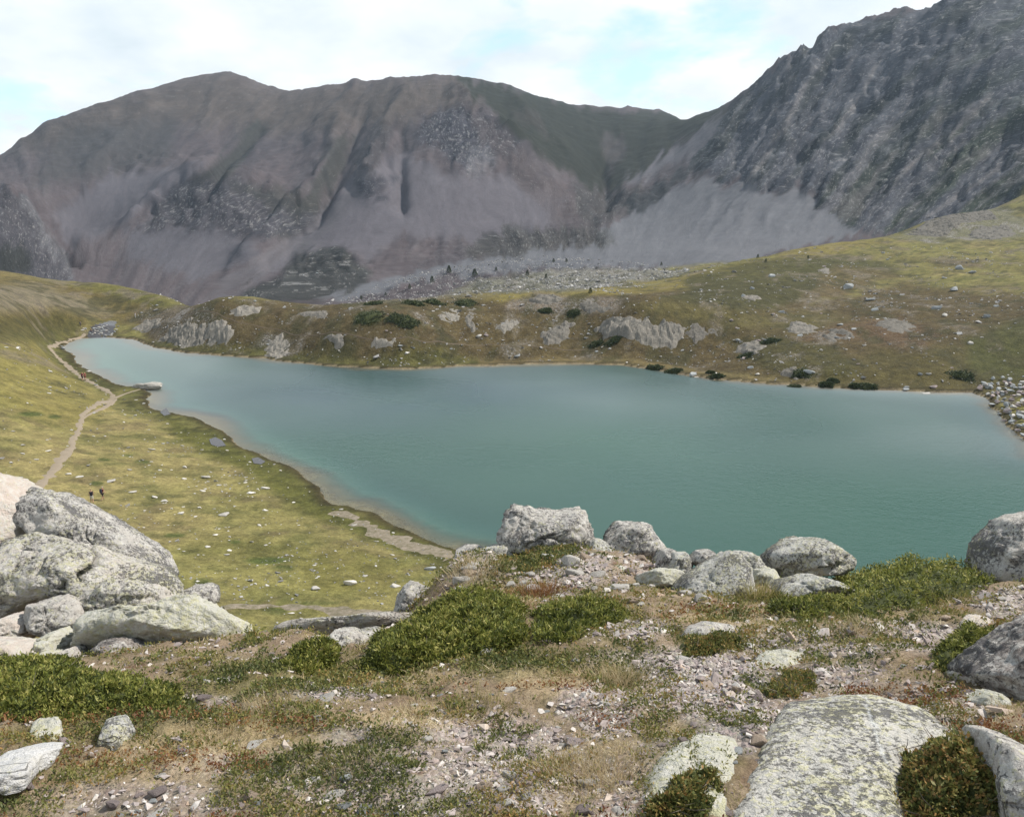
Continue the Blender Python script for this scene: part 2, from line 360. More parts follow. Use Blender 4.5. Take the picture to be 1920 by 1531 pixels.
for u, v, Y in [(-300,500,310),(0,520,290),(0,508,305),(60,519,308),(130,528,310),(200,538,300),(310,557,290),(400,573,238),(500,578,235),(640,572,240),(760,561,245),
 (880,561,240),(880,552,290),(1000,565,235),(1000,549,290),(1000,536,330),(1100,570,230),(1100,546,300),(1100,527,370),(1220,600,213),(1220,560,250),(1220,532,330),
 (1220,514,400),(1350,595,220),(1350,540,270),(1350,502,340),(1450,590,230),(1450,520,300),(1450,479,390),(1550,590,235),(1550,560,262),(1550,500,330),(1540,459,410),
 (1650,590,230),(1650,540,285),(1650,490,350),(1640,449,430),(1760,590,225),(1760,540,280),(1760,490,340),(1760,457,405),(1760,430,440),(1740,414,462),
 (1800,400,470),(1900,590,220),(1900,540,270),(1900,490,330),(1900,457,390),(1900,422,440),(1880,394,480),(1920,366,530),(2100,500,300),(2100,400,450),(2200,340,560),
 # behind the crests
 (0,545,390),(130,560,390),(310,585,380),(400,600,300),(500,605,300),(640,600,300),(760,585,310),(1450,492,500),(1640,475,520),(1540,480,510),(1740,445,540),(1860,420,580),
 # mountains
 (-300,560,480),(-300,480,600),(-300,420,900),(-300,390,1250),(0,525,470),(0,440,540),(0,353,640),(0,350,900),(0,292,1250),(60,525,470),(60,440,560),(60,397,650),(60,362,870),(60,258,1280),
 (110,480,600),(150,500,700),(140,420,880),(120,320,1050),(120,215,1320),(200,540,500),(210,500,680),(200,430,850),(200,330,1060),(200,186,1400),(320,560,480),(320,500,680),
 (320,430,830),(330,375,890),(320,300,1150),(320,155,1480),(430,565,460),(430,500,700),(430,430,820),(430,350,880),(430,325,1010),(430,250,1250),(430,138,1550),(515,565,450),
 (515,500,680),(515,420,850),(515,340,1000),(515,240,1280),(515,169,1520),(640,562,430),(640,520,560),(640,470,680),(640,380,850),(640,280,1080),(640,155,1420),(740,558,420),
 (740,510,600),(740,440,720),(740,340,880),(740,240,1080),(780,146,1380),(845,546,410),(845,500,560),(845,450,700),(845,350,850),(845,250,1010),(845,142,1350),(960,513,450),
 (960,470,620),(960,440,720),(960,350,870),(960,270,1020),(940,200,1200),(960,166,1450),(1060,505,450),(1060,465,620),(1060,425,740),(1050,350,920),(1060,290,1150),(1060,195,1600),
 (1150,503,450),(1150,450,650),(1130,395,840),(1130,350,1050),(1150,290,1250),(1150,216,1750),(1250,503,450),(1250,450,640),(1250,390,780),(1250,340,900),(1250,280,1200),(1250,217,1700),
 (1350,470,500),(1350,440,620),(1350,380,720),(1350,320,820),(1350,260,980),(1350,203,1350),(1420,450,560),(1420,420,630),(1420,350,730),(1420,260,880),(1420,157,1100),(1480,116,1080),
 (1530,430,600),(1530,400,640),(1530,320,760),(1530,200,900),(1535,74,1060),(1640,400,620),(1640,300,760),(1640,180,880),(1640,50,1020),(1735,28,980),(1800,380,620),(1800,300,700),
 (1800,180,800),(1790,-8,960),(1930,300,640),(1930,180,760),(1920,14,950),(2100,250,680),(2100,120,850),(2100,70,950),(2500,330,560),(2500,180,900),
 (-300,430,1700),(60,340,1800),(430,230,2200),(640,240,2000),(845,230,1900),(1060,270,2100),(1250,290,2200),(1350,290,1800),(1420,260,1500),(1535,180,1450),(1790,110,1350),(2100,180,1350),(2500,300,1400)]: cY(u, v, Y)
_m = np.array(MID)
AS = 1.0
mid_rbf = RBF(np.stack([_m[:, 0] * AS * 1.6, _m[:, 1]], 1), _m[:, 2], eps=.05, lam=1e-3)

UANG = ([-300, 0, 150, 300, 450, 600, 750, 850, 1000, 1100, 1200, 1350, 1500, 1700, 1920, 2300], [-30, -25, -5, 35, 45, 35, 12, -5, -20, -8, 25, 38, 34, 44, 54, 58])
def fall(u, v):
    k = np.tan(np.radians(np.interp(u + (v - 300) * .3, *UANG)))
    return u + (v - 300) * k
KNOLL = [(240,600),(380,566),(700,560),(900,556),(1000,560),(1180,560),(1320,600),(1400,640),(1450,700),(1300,705),(1160,684),(900,688),(560,682),(300,655)]
TALUS = [(1835,725),(1870,712),(2000,700),(2100,850),(1925,828),(1888,795),(1862,765),(1846,746)]
BFIELD = [(640,560),(740,525),(860,500),(1000,480),(1180,492),(1290,508),(1240,522),(1130,538),(1060,545),(880,548),(760,562),(690,566)]
SCREE = [[(40,440),(260,420),(350,520),(330,590),(100,560)], [(740,290),(860,330),(960,330),(1060,370),(1050,420),(900,450),(760,440),(690,480),(640,470),(480,515),(560,440),(640,350)], [(200,330),(390,300),(360,350),(240,410),(130,470),(100,400)], [(230,440),(430,440),(490,475),(380,530),(250,490)],
 [(600,400),(700,320),(720,330),(600,450),(470,530),(380,570),(430,520)], [(1110,430),(1180,402),(1250,365),(1330,322),(1345,355),(1400,340),(1440,368),(1500,352),(1545,392),(1590,405),(1610,432),(1550,455),(1400,485),(1300,505),(1000,505),(820,520),(640,560),(600,560),(740,520),(860,488),(1000,470),(1130,455)],
 [(1355,212),(1372,222),(1330,272),(1262,312),(1190,342),(1165,340),(1240,298),(1300,262)]]
CRAG = [[(240,430),(330,350),(450,335),(545,370),(600,400),(560,440),(480,445),(380,430)], [(525,520),(570,465),(640,465),(705,510),(690,540),(600,565),(440,575),(450,540)], [(790,225),(850,195),(930,225),(985,260),(960,285),(925,330),(860,335),(820,285),(780,260)],
 [(675,340),(720,330),(742,340),(722,378),(690,378)], [(-200,350),(0,352),(45,380),(80,425),(110,475),(130,520),(-200,540)], [(1175,398),(1172,376),(1230,345),(1285,320),(1335,298),(1322,322),(1275,342),(1235,370)], [(200,290),(290,270),(360,300),(300,330),(210,325)]]
RIBS = [([(515,170),(470,240),(430,300),(330,350),(250,420),(180,470)],12,22),([(500,230),(440,300),(380,370),(270,420)],-13,13),([(640,190),(620,300),(570,390),(480,480),(400,530)],15,22),
 ([(690,190),(650,290),(600,400),(520,470)],-12,13),([(780,150),(720,250),(690,340),(700,400)],13,19),([(845,150),(880,220),(930,260),(980,290),(1060,370)],17,24),([(760,230),(740,330),(760,420)],-8,14),
 ([(1130,290),(1137,360),(1110,400)],-16,18),([(60,380),(110,440),(150,530)],-14,16),([(0,345),(45,375),(85,425),(115,480),(135,530)],9,14),([(960,175),(1010,240),(1060,300),(1090,350)],8,16),([(300,170),(230,260),(120,360)],8,26),
 ([(330,350),(450,335),(545,365)],8,14),([(1400,170),(1370,240),(1325,300)],18,11),([(1480,120),(1440,225),(1375,330)],22,12),([(1535,80),(1500,200),(1445,345)],24,13),([(1590,70),(1550,200),(1490,340)],14,10),([(1640,55),(1600,200),(1540,310),(1510,390)],24,14),
 ([(1735,35),(1690,180),(1620,300),(1560,420)],26,15),([(1790,10),(1780,140),(1710,290),(1640,430)],22,15),([(1900,60),(1830,200),(1740,330),(1690,420)],22,14),([(1925,180),(1830,300),(1750,400)],20,12),([(1990,240),(1880,340),(1800,400)],18,10)]
def line_d(px, py, L):
    b = np.full(px.shape, 1e9); t_at = np.zeros(px.shape); n = len(L) - 1
    for i in range(n):
        x1, y1 = L[i]; ex, ey = L[i + 1][0] - x1, L[i + 1][1] - y1; t = np.clip(((px - x1) * ex + (py - y1) * ey) / (ex * ex + ey * ey), 0, 1)
        d = np.hypot(px - x1 - t * ex, py - y1 - t * ey); m = d < b; b = np.where(m, d, b); t_at = np.where(m, (i + t) / n, t_at)
    return b, t_at
def mid_z(a, Y):
    x = a * Y; z = mid_rbf(a * AS * 1.6, np.log(Y))
    u, v = proj(x, Y, z)
    far = sst(480, 700, Y)
    # relief of the mountains: gullies and ribs down the fall line
    c = fall(u, v) + 40 * fbm(u / 110, v / 80, 4, 4)
    rm = sst(1330, 1420, u + (v - 250) * .35) * far     # right mountain
    scree = np.zeros(x.shape)
    for pl in SCREE: scree = np.maximum(scree, sst(-14, 14, poly_sd(u + 12 * fbm(c / 20, v / 60, 3, 6), v, pl)))
    rough = 1 - .88 * scree; crag = np.zeros(x.shape)
    for pl in CRAG: crag = np.maximum(crag, sst(-16, 18, poly_sd(u + 14 * fbm(u / 20, v / 20, 3, 7), v, pl)))
    crag = crag * far
    g = ridged(c / 85, v / 240, 3, 5, .5); g2 = ridged(c / 26 + 4, v / 90, 4, 9, .6)
    z = z + far * (6 + 12 * rm) * (g - .2) * (.12 + .88 * rough) + far * (1.6 + 2.0 * rm) * g2 * rough
    z = z + far * rough * (1.6 + 4.2 * rm + 3.6 * crag) * fbm(x / 16, Y / 16 + z / 15, 4, 33, .6) + crag * 5 * ridged(u / 30 + v / 60, v / 34 - u / 90, 4, 35, .6)
    sc1 = poly_sd(u, v, [(1120,425),(1180,400),(1250,362),(1330,322),(1400,345),(1500,352),(1590,405),(1600,440),(1300,500),(900,500),(1000,485)])
    fm = far > 0
    if fm.any():
        uu_, vv_ = u[fm] + 9 * fbm(u[fm] / 34, v[fm] / 34, 3, 8), v[fm]; add = np.zeros(uu_.shape)
        for L, h, w in RIBS:
            d, t_ = line_d(uu_, vv_, L); add += h * (.36 if L[0][0] > 1380 else 1.2) * np.exp(-(d / w) ** 1.4) * sst(0, .12, t_) * (1 - sst(.75, 1, t_)) * (1 + .5 * vn2(t_ * 9, d * 0, 3))
        z[fm] += add * far[fm]
    # nearer land
    near = 1 - sst(430, 560, Y)
    kn = sst(-8, 14, poly_sd(u, v, KNOLL)); hl = sst(1250, 1400, u) * (1 - kn)
    z = z + near * (.22 * fbm(x / 9, Y / 9, 4, 41) + kn * (.9 * ridged(x / 14, Y / 9, 4, 43) - .3) + hl * (.9 * fbm(x / 22, Y / 22, 5, 44)) + .12 * fbm(x / 2.5, Y / 2.5, 3, 45))
    bf = sst(-5, 12, poly_sd(u, v, BFIELD)) * sst(270, 330, Y); z = z + bf * 2.2 * fbm(x / 9, Y / 14, 4, 47)
    # lake
    m = Y < 330
    sd = np.full(x.shape, -999.); sd[m] = shore_sd(x[m], Y[m])
    zl = np.maximum(z, .5)
    k = sst(0, 9, -sd); bank = .42 * sst(0, .7, -sd)
    zl = np.where(sd > -9, bank + k * (zl - .42) , z)
    depth = -.10 - .085 * sd - .5 * sst(6, 16, sd)
    zz = np.where(sd > 0, np.maximum(depth, -6), zl)
    near_edge = m & (Y > 45)
    return np.where(near_edge, zz, z), sd, u, v, far, rm, kn

class Grid:
    def __init__(s, a0, a1, na, Ys, Z): s.a0, s.a1, s.na, s.Ys, s.Z = a0, a1, na, Ys, Z; s.lY = np.log(Ys)
    def z(s, x, y):
        x = np.asarray(x, float); y = np.asarray(y, float)
        a = np.clip((x / y - s.a0) / (s.a1 - s.a0) * (s.na - 1), 0, s.na - 1.001)
        r = np.clip(np.interp(np.log(y), s.lY, np.arange(len(s.lY))), 0, len(s.lY) - 1.001)
        i = a.astype(int); j = r.astype(int); fa = a - i; fr = r - j; Z = s.Z
        return (Z[j, i] * (1 - fa) + Z[j, i + 1] * fa) * (1 - fr) + (Z[j + 1, i] * (1 - fa) + Z[j + 1, i + 1] * fa) * fr
    def hit(s, u, v):
        a, f, h = dray(u, v); Y = np.exp(np.linspace(s.lY[0], s.lY[-1], 4000)); X = float(a / f) * Y
        b = s.z(X, Y) >= EYE + float(h / f) * Y
        k = int(np.argmax(b)) if b.any() else len(Y) - 1
        return X[k], Y[k], float(s.z(X[k], Y[k]))

# ---- mid ground mesh and mountain mesh from the same land
def colmix(C, m, col): return C + (np.asarray(col) - C) * m[:, None]
def mountain_colour(u_, v_):
    C, RK = None, None
    def reg(poly, col, feather=8, amt=1.0, rk=None):
        nonlocal C, RK
        m = sst(-feather, feather, poly_sd(uw, vw, poly)) * amt; C = colmix(C, m, col)
        if rk is not None: RK = RK + (rk - RK) * m
    c_ = fall(u_, v_) + 10 * fbm(u_ / 50, v_ / 50, 3, 70)
    st1 = fbm(c_ / 11, v_ / 40, 5, 71, .6); st2 = fbm(c_ / 28, v_ / 120, 4, 72); w0 = fbm(c_ / 22, v_ / 60, 5, 73)
    uw = u_ + 14 * w0 + 2 * st1; vw = v_ + 14 * fbm(c_ / 12, v_ / 40, 5, 74, .6)
    C = np.tile(np.array([.135, .105, .103]), (len(u_), 1)); RK = np.full(len(u_), .25)
    C = colmix(C, sst(-.1, .4, st2) * .6, (.10, .085, .088)); C = colmix(C, sst(.1, .6, st1) * .35, (.16, .135, .13))
    reg([(-100,290),(200,180),(430,130),(520,165),(850,140),(900,190),(700,240),(500,250),(300,230),(100,280)], (.128, .10, .078), 30, .8, .35)
    reg([(100,250),(320,215),(330,290),(200,330),(60,350)], (.085, .080, .075), 22, .75, .2)
    reg([(740,290),(860,330),(960,330),(1060,370),(1050,420),(900,450),(760,440),(690,480),(640,470),(480,515),(560,440),(640,350)], (.162, .139, .146), 12, .9, .1)
    reg([(200,330),(390,300),(360,350),(240,410),(130,470),(100,400)], (.145, .128, .136), 14, .85, .08)
    reg([(230,430),(430,430),(490,470),(380,530),(250,490)], (.14, .127, .136), 12, .8, .15)
    reg([(600,400),(700,320),(720,330),(600,450),(470,530),(380,570),(430,520)], (.165, .143, .142), 10, .7, .1)
    reg([(400,310),(480,230),(505,235),(430,330),(330,395),(265,415),(300,385)], (.070, .070, .060), 8, .85, .3)
    reg([(545,400),(600,320),(640,250),(665,255),(625,340),(600,395),(540,450),(500,440)], (.072, .072, .060), 9, .8, .3)
    reg([(240,430),(330,350),(450,335),(545,370),(600,400),(560,440),(480,445),(380,430)], (.088, .082, .090), 12, .85, .9)
    reg([(430,345),(560,350),(590,400),(520,400)], (.068, .066, .052), 9, .6, .4)
    reg([(525,520),(570,465),(640,465),(705,510),(690,540),(600,565),(440,575),(450,540)], (.066, .068, .060), 9, .85, .8)
    reg([(790,225),(850,195),(930,225),(985,260),(960,285),(900,300),(860,325),(820,285),(780,260)], (.080, .078, .092), 10, .85, .95)
    reg([(872,270),(915,270),(925,300),(905,335),(870,320)], (.20, .185, .19), 9, .55, .9)
    reg([(675,340),(720,330),(742,340),(722,378),(690,378)], (.074, .070, .080), 7, .85, .8)
    reg([(680,260),(720,220),(735,250),(700,330),(660,330)], (.085, .075, .074), 9, .6, .6)
    reg([(870,200),(960,245),(985,300),(1070,370),(1095,400),(1050,420),(1000,360),(960,330),(900,250)], (.125, .095, .088), 10, .6, .6)
    reg([(845,136),(900,150),(1020,175),(1120,205),(1240,212),(1300,204),(1366,195),(1345,228),(1290,262),(1230,305),(1160,350),(1110,360),(1070,330),(1010,285),(960,240),(905,195)], (.052, .055, .040), 10, .95, .12)
    reg([(1125,258),(1165,248),(1172,285),(1150,310),(1135,345),(1130,300)], (.105, .088, .082), 8, .8, .3)
    reg([(965,200),(1010,215),(1035,265),(1020,270)], (.09, .075, .066), 6, .5, .3)
    reg([(1070,350),(1110,350),(1150,360),(1200,350),(1180,390),(1100,430),(1080,400)], (.088, .082, .076), 9, .8, .7)
    reg([(1355,212),(1372,222),(1330,272),(1262,312),(1190,342),(1165,340),(1240,298),(1300,262)], (.185, .17, .175), 7, .85, .15)
    fan = [(1110,430),(1180,402),(1250,365),(1330,322),(1345,355),(1400,340),(1440,368),(1500,352),(1545,392),(1590,405),(1610,432),(1550,455),(1400,485),(1300,505),(1000,505),(820,520),(640,560),(600,560),(740,520),(860,488),(1000,470),(1130,455)]
    reg(fan, (.178, .172, .175), 5, .95, .10)
    reg([(1175,398),(1172,376),(1230,345),(1285,320),(1335,298),(1322,322),(1275,342),(1235,370),(1205,398)], (.068, .072, .072), 6, .85, .3)
    reg([(900,445),(960,425),(1060,428),(1130,425),(1150,460),(1050,465),(960,480),(880,480)], (.085, .082, .072), 9, .75, .8)
    rpoly = [(1366,198),(1400,160),(1530,60),(1740,15),(1800,-40),(2300,20),(2300,430),(1700,448),(1610,436),(1545,392),(1505,345),(1440,365),(1385,332),(1345,350),(1330,310),(1290,318),(1350,240)]
    reg(rpoly, (.090, .094, .108), 6, .95, .75)
    rmask = sst(-6, 8, poly_sd(uw, vw, rpoly))
    C = colmix(C, rmask * sst(.0, .45, st2) * .75, (.052, .058, .050)); C = colmix(C, rmask * sst(.22, .7, st1) * .6, (.15, .148, .155))
    C = colmix(C, rmask * sst(1560, 1850, u_ + (v_ - 250)) * sst(-.25, .3, st2) * .7, (.062, .078, .050))
    C = colmix(C, rmask * (1 - sst(.02, .10, np.abs(fbm(c_ / 60, v_ / 400, 2, 77) - .12))) * .5 * sst(90, 140, v_), (.19, .17, .16))
    for poly in ([(1512,150),(1520,152),(1478,235),(1440,300),(1395,350),(1388,348),(1430,295),(1468,230)], [(1640,120),(1648,120),(1618,190),(1570,250),(1562,248),(1608,190)], [(1905,290),(1920,275),(1920,285),(1800,370),(1740,410),(1735,405)], [(1850,180),(1860,182),(1780,260),(1700,320),(1690,318),(1770,255)]):
        m = sst(-2.5, 2.5, poly_sd(u_ + 2.5 * st1, v_, poly)); C = colmix(C, m * .7, (.21, .185, .17))
    # left nearer spur
    reg([(-200,340),(0,350),(45,375),(80,420),(110,470),(138,530),(-200,560)], (.098, .092, .098), 5, .8, .8)
    reg([(30,370),(50,375),(85,420),(130,500),(138,525),(120,515),(90,460),(60,410)], (.16, .15, .15), 4, .7, .7)
    reg([(-50,480),(40,450),(60,500),(0,540),(-50,540)], (.055, .056, .046), 9, .8, .4)
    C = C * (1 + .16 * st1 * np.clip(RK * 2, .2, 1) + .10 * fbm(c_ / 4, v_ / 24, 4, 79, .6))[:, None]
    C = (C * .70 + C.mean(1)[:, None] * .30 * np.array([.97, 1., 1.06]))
    C = np.clip(.105 + (C - .105) * 1.35, .02, .5) * .54 * np.array([.96, 1.0, 1.06])  # whole range darkened and cooled: cloud shadow put into the rock colour
    return C, RK
def build_land(a0, a1, na, Ys):
    A, Y = np.meshgrid(np.linspace(a0, a1, na), Ys)
    Z, sd, u, v, far, rm, kn = mid_z(A, Y)
    return A, Y, Z, sd, u, v, far, rm, kn

# mid
Ys_mid = np.concatenate([np.exp(np.linspace(math.log(8.5), math.log(52), 26))[:-1], np.exp(np.linspace(math.log(52), math.log(600), 330))])
NA = 480
A, Y, Z, sd, U, V, far, rm, kn = build_land(-.86, .86, NA, Ys_mid)
midg = Grid(-.86, .86, NA, Ys_mid, Z)
X = A * Y
u_, v_ = proj(X, Y, Z); u_ = u_.ravel(); v_ = v_.ravel(); x_ = X.ravel(); y_ = Y.ravel(); sd_ = sd.ravel(); kn_ = kn.ravel()
w1 = 14 * fbm(x_ / 14, y_ / 20, 4, 61); w2 = 6 * fbm(x_ / 9, y_ / 16, 4, 62)
uw, vw = u_ + w1 * 1.6, v_ + w2
C = np.tile(np.array([.176, .160, .058]), (len(x_), 1)); RK = np.full(len(x_), .12)
nA = fbm(x_ / 30, y_ / 30, 5, 63); nB = fbm(x_ / 6, y_ / 6, 4, 64); nC = fbm(x_ / 2.2, y_ / 2.2, 3, 65)
C = colmix(C, sst(-.1, .6, nA) * .6, (.225, .18, .085)); C = colmix(C, sst(-.1, .6, nB) * .5, (.088, .090, .030)); C = colmix(C, sst(.15, .7, nC) * .5, (.06, .065, .024)); C = colmix(C, sst(.2, .6, fbm(x_ / 4, y_ / 4, 4, 165)) * .5, (.115, .088, .05))
def reg(poly, col, feather=8, amt=1.0, rk=None):
    global C, RK
    m = sst(-feather, feather, poly_sd(uw, vw, poly)) * amt
    C = colmix(C, m, col)
    if rk is not None: RK = RK + (rk - RK) * m
# far shore and the right hillside: browner
reg([(230,600),(380,560),(900,552),(1200,540),(1500,520),(2100,560),(2200,740),(1830,735),(1560,728),(1160,684),(740,692),(300,655)], (.082, .061, .031), 14, .9, .55)
reg([(1500,700),(1640,660),(1920,640),(2100,640),(2100,760),(1830,735),(1560,728)], (.075, .075, .022), 18, .35, .3)
reg([(1800,640),(1860,615),(1920,600),(2100,600),(2100,720),(1880,715),(1820,700)], (.062, .066, .024), 14, .8, .4)
reg([(1180,575),(1260,560),(1420,590),(1560,585),(1620,610),(1400,620),(1260,600)], (.10, .088, .035), 14, .8, .3)
reg([(860,545),(1060,543),(1200,532),(1330,510),(1450,480),(1560,452),(1700,450),(1560,475),(1440,505),(1300,535),(1180,552),(1080,555),(930,565)], (.175, .145, .045), 7, .95, .05)
reg([(1260,560),(1300,520),(1400,490),(1520,478),(1620,482),(1690,505),(1660,525),(1560,520),(1530,555),(1460,580),(1340,580)], (.056, .055, .022), 10, .85, .35)
reg([(1530,520),(1560,500),(1650,510),(1690,520),(1560,560),(1500,560)], (.115, .088, .045), 8, .7, .3)
reg([(1540,560),(1600,555),(1700,520),(1760,505),(1640,530),(1520,575)], (.165, .15, .055), 6, .8, .1)
reg([(1600,465),(1700,485),(1830,490),(1920,475),(2100,470),(2100,500),(1900,505),(1700,510)], (.14, .125, .045), 10, .7, .2)
reg([(1740,490),(1840,485),(1850,500),(1760,503)], (.09, .065, .04), 6, .7, .3)
reg([(1680,445),(1740,410),(1800,395),(1890,390),(1925,410),(1925,445),(1800,452),(1720,455)], (.14, .135, .085), 6, .8, 1.0)
reg([(1560,600),(1700,590),(1760,625),(1720,650),(1600,640),(1480,640)], (.115, .075, .045), 12, .75, .6)
reg([(1360,640),(1440,630),(1560,650),(1600,700),(1520,715),(1440,700),(1380,670)], (.065, .062, .022), 10, .7, .6)
reg([(950,563),(1010,550),(1080,553),(1180,565),(1170,590),(1040,585),(940,580)], (.20, .165, .13), 6, .75, 1.0)
reg([(1000,670),(1160,672),(1330,695),(1440,712),(1560,722),(1560,729),(1440,721),(1330,711),(1160,685),(960,685),(740,693),(560,682),(600,672),(760,680),(900,675)], (.15, .118, .055), 3, .7, .15)
reg(BFIELD, (.17, .165, .145), 7, .9, 1.0)
reg([(760,545),(860,520),(980,508),(1130,528),(1060,545),(880,548)], (.10, .10, .065), 7, .6, .9)
reg([(640,566),(560,572),(700,556),(900,545),(930,555),(760,566)], (.12, .10, .06), 5, .5, .6)
# left back slope
reg([(-200,500),(0,508),(130,528),(310,556),(260,600),(180,605),(100,612),(-200,640)], (.115, .088, .034), 14, .85, .25)
reg([(-100,545),(60,530),(150,555),(200,590),(140,585),(60,580),(-100,590)], (.17, .15, .115), 14, .65, .4)
reg([(100,585),(160,600),(150,630),(80,645),(-100,640),(-100,600)], (.052, .05, .018), 12, .7, .2)
reg([(140,530),(250,545),(380,570),(300,580),(210,558)], (.10, .10, .028), 6, .7, .15)
reg([(240,600),(330,570),(400,575),(430,620),(400,650),(300,640)], (.13, .105, .07), 8, .7, 1.0)
reg([(470,650),(500,625),(560,640),(540,665)], (.16, .15, .12), 6, .6, 1.0)
# left meadow: drier at the back, lusher by the shore
reg([(-100,640),(90,640),(150,700),(200,760),(150,800),(0,760),(-100,760)], (.15, .128, .042), 16, .7, .1)
reg([(300,775),(450,840),(600,920),(640,960),(860,1035),(840,1060),(700,1010),(600,970),(480,900),(330,820)], (.085, .085, .022), 9, .85, .1)
reg([(560,1060),(640,1020),(760,1060),(740,1110),(600,1110)], (.12, .11, .034), 14, .6, .1)
reg([(340,1010),(470,1000),(620,1040),(600,1080),(420,1050)], (.09, .085, .028), 14, .5, .3)
for uc, vc, ru, rv in [(55,775,24,5),(98,780,12,4),(690,595,30,12),(325,1002,22,5),(500,1050,50,8),(435,1013,14,4),(380,1090,20,8),(515,1145,25,8),(600,1130,40,5),(180,905,15,5),(200,862,12,3),(265,865,16,4),(660,985,18,5),(245,855,10,3),(530,1065,25,6)]:
    m = 1 - sst(.6, 1.2, np.sqrt(((u_ - uc + w2) / ru) ** 2 + ((v_ - vc + w2 * .3) / rv) ** 2)); C = colmix(C, m * .85, (.045, .062, .018))
# slopes and shore
C = colmix(C, sst(.2, .6, fbm(x_ / 3, y_ / 3, 3, 68)) * .35 * (u_ < 1000) * (v_ > 700), (.17, .15, .06))
C = C * (1 - .14 * sst(150, 190, y_))[:, None]
wet = sst(-9, -3, sd_ - 2.5 * nB) * (sd_ < 0) * (u_ < 900) * (v_ > 640); C = colmix(C, wet * .7, (.070, .072, .022)); C = colmix(C, wet * sst(.1, .4, fbm(x_ / 1.8, y_ / 1.8, 3, 169)) * .7, (.040, .042, .015))
hb = (y_ > 150) * (sd_ < -2)
C = colmix(C, sst(.15, .5, fbm(x_ / 5, y_ / 8, 5, 166, .65)) * .75 * hb, (.050, .047, .022)); C = colmix(C, sst(.25, .6, fbm(x_ / 9, y_ / 12, 5, 167, .7)) * .6 * hb, (.15, .125, .09)); RK = RK + .4 * hb * sst(.25, .6, fbm(x_ / 9, y_ / 12, 5, 167, .7))
bk = sst(-2.4, -.5, sd_) * (sd_ < 0.0); C = colmix(C, bk * .85, (.035, .028, .014))
bed = (sd_ >= -.05).astype(float); C = colmix(C, bed, (.25, .205, .135)); C = colmix(C, bed * sst(.1, .6, nC) * .4, (.15, .12, .085)); RK = np.where(bed > 0, .5, RK)
hid = (Y.ravel() < 45).astype(float); C = colmix(C, hid, (.15, .13, .10))
T = np.interp(u_, [-300, 0, 380, 400, 620, 900, 1000, 1100, 1300, 1450, 1540, 1700, 1800, 1920, 2300], [330, 330, 320, 275, 300, 430, 440, 450, 450, 440, 450, 490, 520, 600, 600])
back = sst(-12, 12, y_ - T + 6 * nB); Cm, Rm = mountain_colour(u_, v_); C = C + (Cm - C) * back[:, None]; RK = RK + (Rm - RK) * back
vc = np.stack([X.ravel(), Y.ravel(), Z.ravel()], 1)
M_land = terrain_mat('alpine_turf_and_stones', .42, .6, 1.1)
M_mtn = terrain_mat('mountain_rock_and_scree', 1.6, 1.5, 7.0, True)
def flow_of(u_, v_, y_):      # surface coordinates that run down the fall line of each face
    c_ = fall(u_, v_) + 14 * fbm(u_ / 50, v_ / 50, 3, 70); return np.stack([c_ / 30, v_ / 36, y_ / 400], 1)
gf = gridfaces(len(Ys_mid), NA)
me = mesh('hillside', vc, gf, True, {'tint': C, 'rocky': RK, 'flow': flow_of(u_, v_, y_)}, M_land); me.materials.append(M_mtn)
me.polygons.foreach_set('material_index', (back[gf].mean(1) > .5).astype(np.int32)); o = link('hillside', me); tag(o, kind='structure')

# mountains
Ys_far = np.exp(np.linspace(math.log(598), math.log(2150), 300)); NF = 540
A, Y, Z, sd, U, V, far, rm, kn = build_land(-.78, .78, NF, Ys_far); X = A * Y
u_, v_ = proj(X, Y, Z); u_ = u_.ravel(); v_ = v_.ravel(); x_ = X.ravel(); y_ = Y.ravel(); rm_ = rm.ravel()
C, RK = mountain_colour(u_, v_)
vc = np.stack([X.ravel(), Y.ravel(), Z.ravel() - .05], 1)

gf = gridfaces(len(Ys_far), NF)
fu, fv = u_[gf].mean(1), v_[gf].mean(1); FL = flow_of(u_, v_, y_)
right = fall(fu, fv) > 1400 - 0 * fu
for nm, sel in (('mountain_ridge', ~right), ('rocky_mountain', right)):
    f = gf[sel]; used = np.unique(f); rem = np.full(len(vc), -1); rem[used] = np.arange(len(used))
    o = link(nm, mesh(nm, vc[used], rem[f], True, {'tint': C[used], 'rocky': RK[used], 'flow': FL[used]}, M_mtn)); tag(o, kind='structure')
farg = Grid(-.78, .78, NF, Ys_far, Z)

# ------------------------------------------------------------------ air
_hb = bmesh.new(); bmesh.ops.create_cube(_hb, size=1); bmesh.ops.scale(_hb, verts=_hb.verts[:], vec=(4600, 2900, 640)); bmesh.ops.translate(_hb, verts=_hb.verts[:], vec=(0, 1300, 220))
_hm = bpy.data.meshes.new('haze'); _hb.to_mesh(_hm); _hb.free(); _t = NT('haze_air'); _v = _t.n('VolumePrincipled'); _v.inputs['Color'].default_value = (.66, .82, 1, 1); _v.inputs['Density'].default_value = HAZE
_v.inputs['Anisotropy'].default_value = .2; _t.l(_v.outputs[0], _t.out.inputs['Volume']); _hm.materials.append(_t.m)
tag(link('haze', _hm), 'thin bluish air between the viewer and the mountains', 'haze', None, 'stuff')

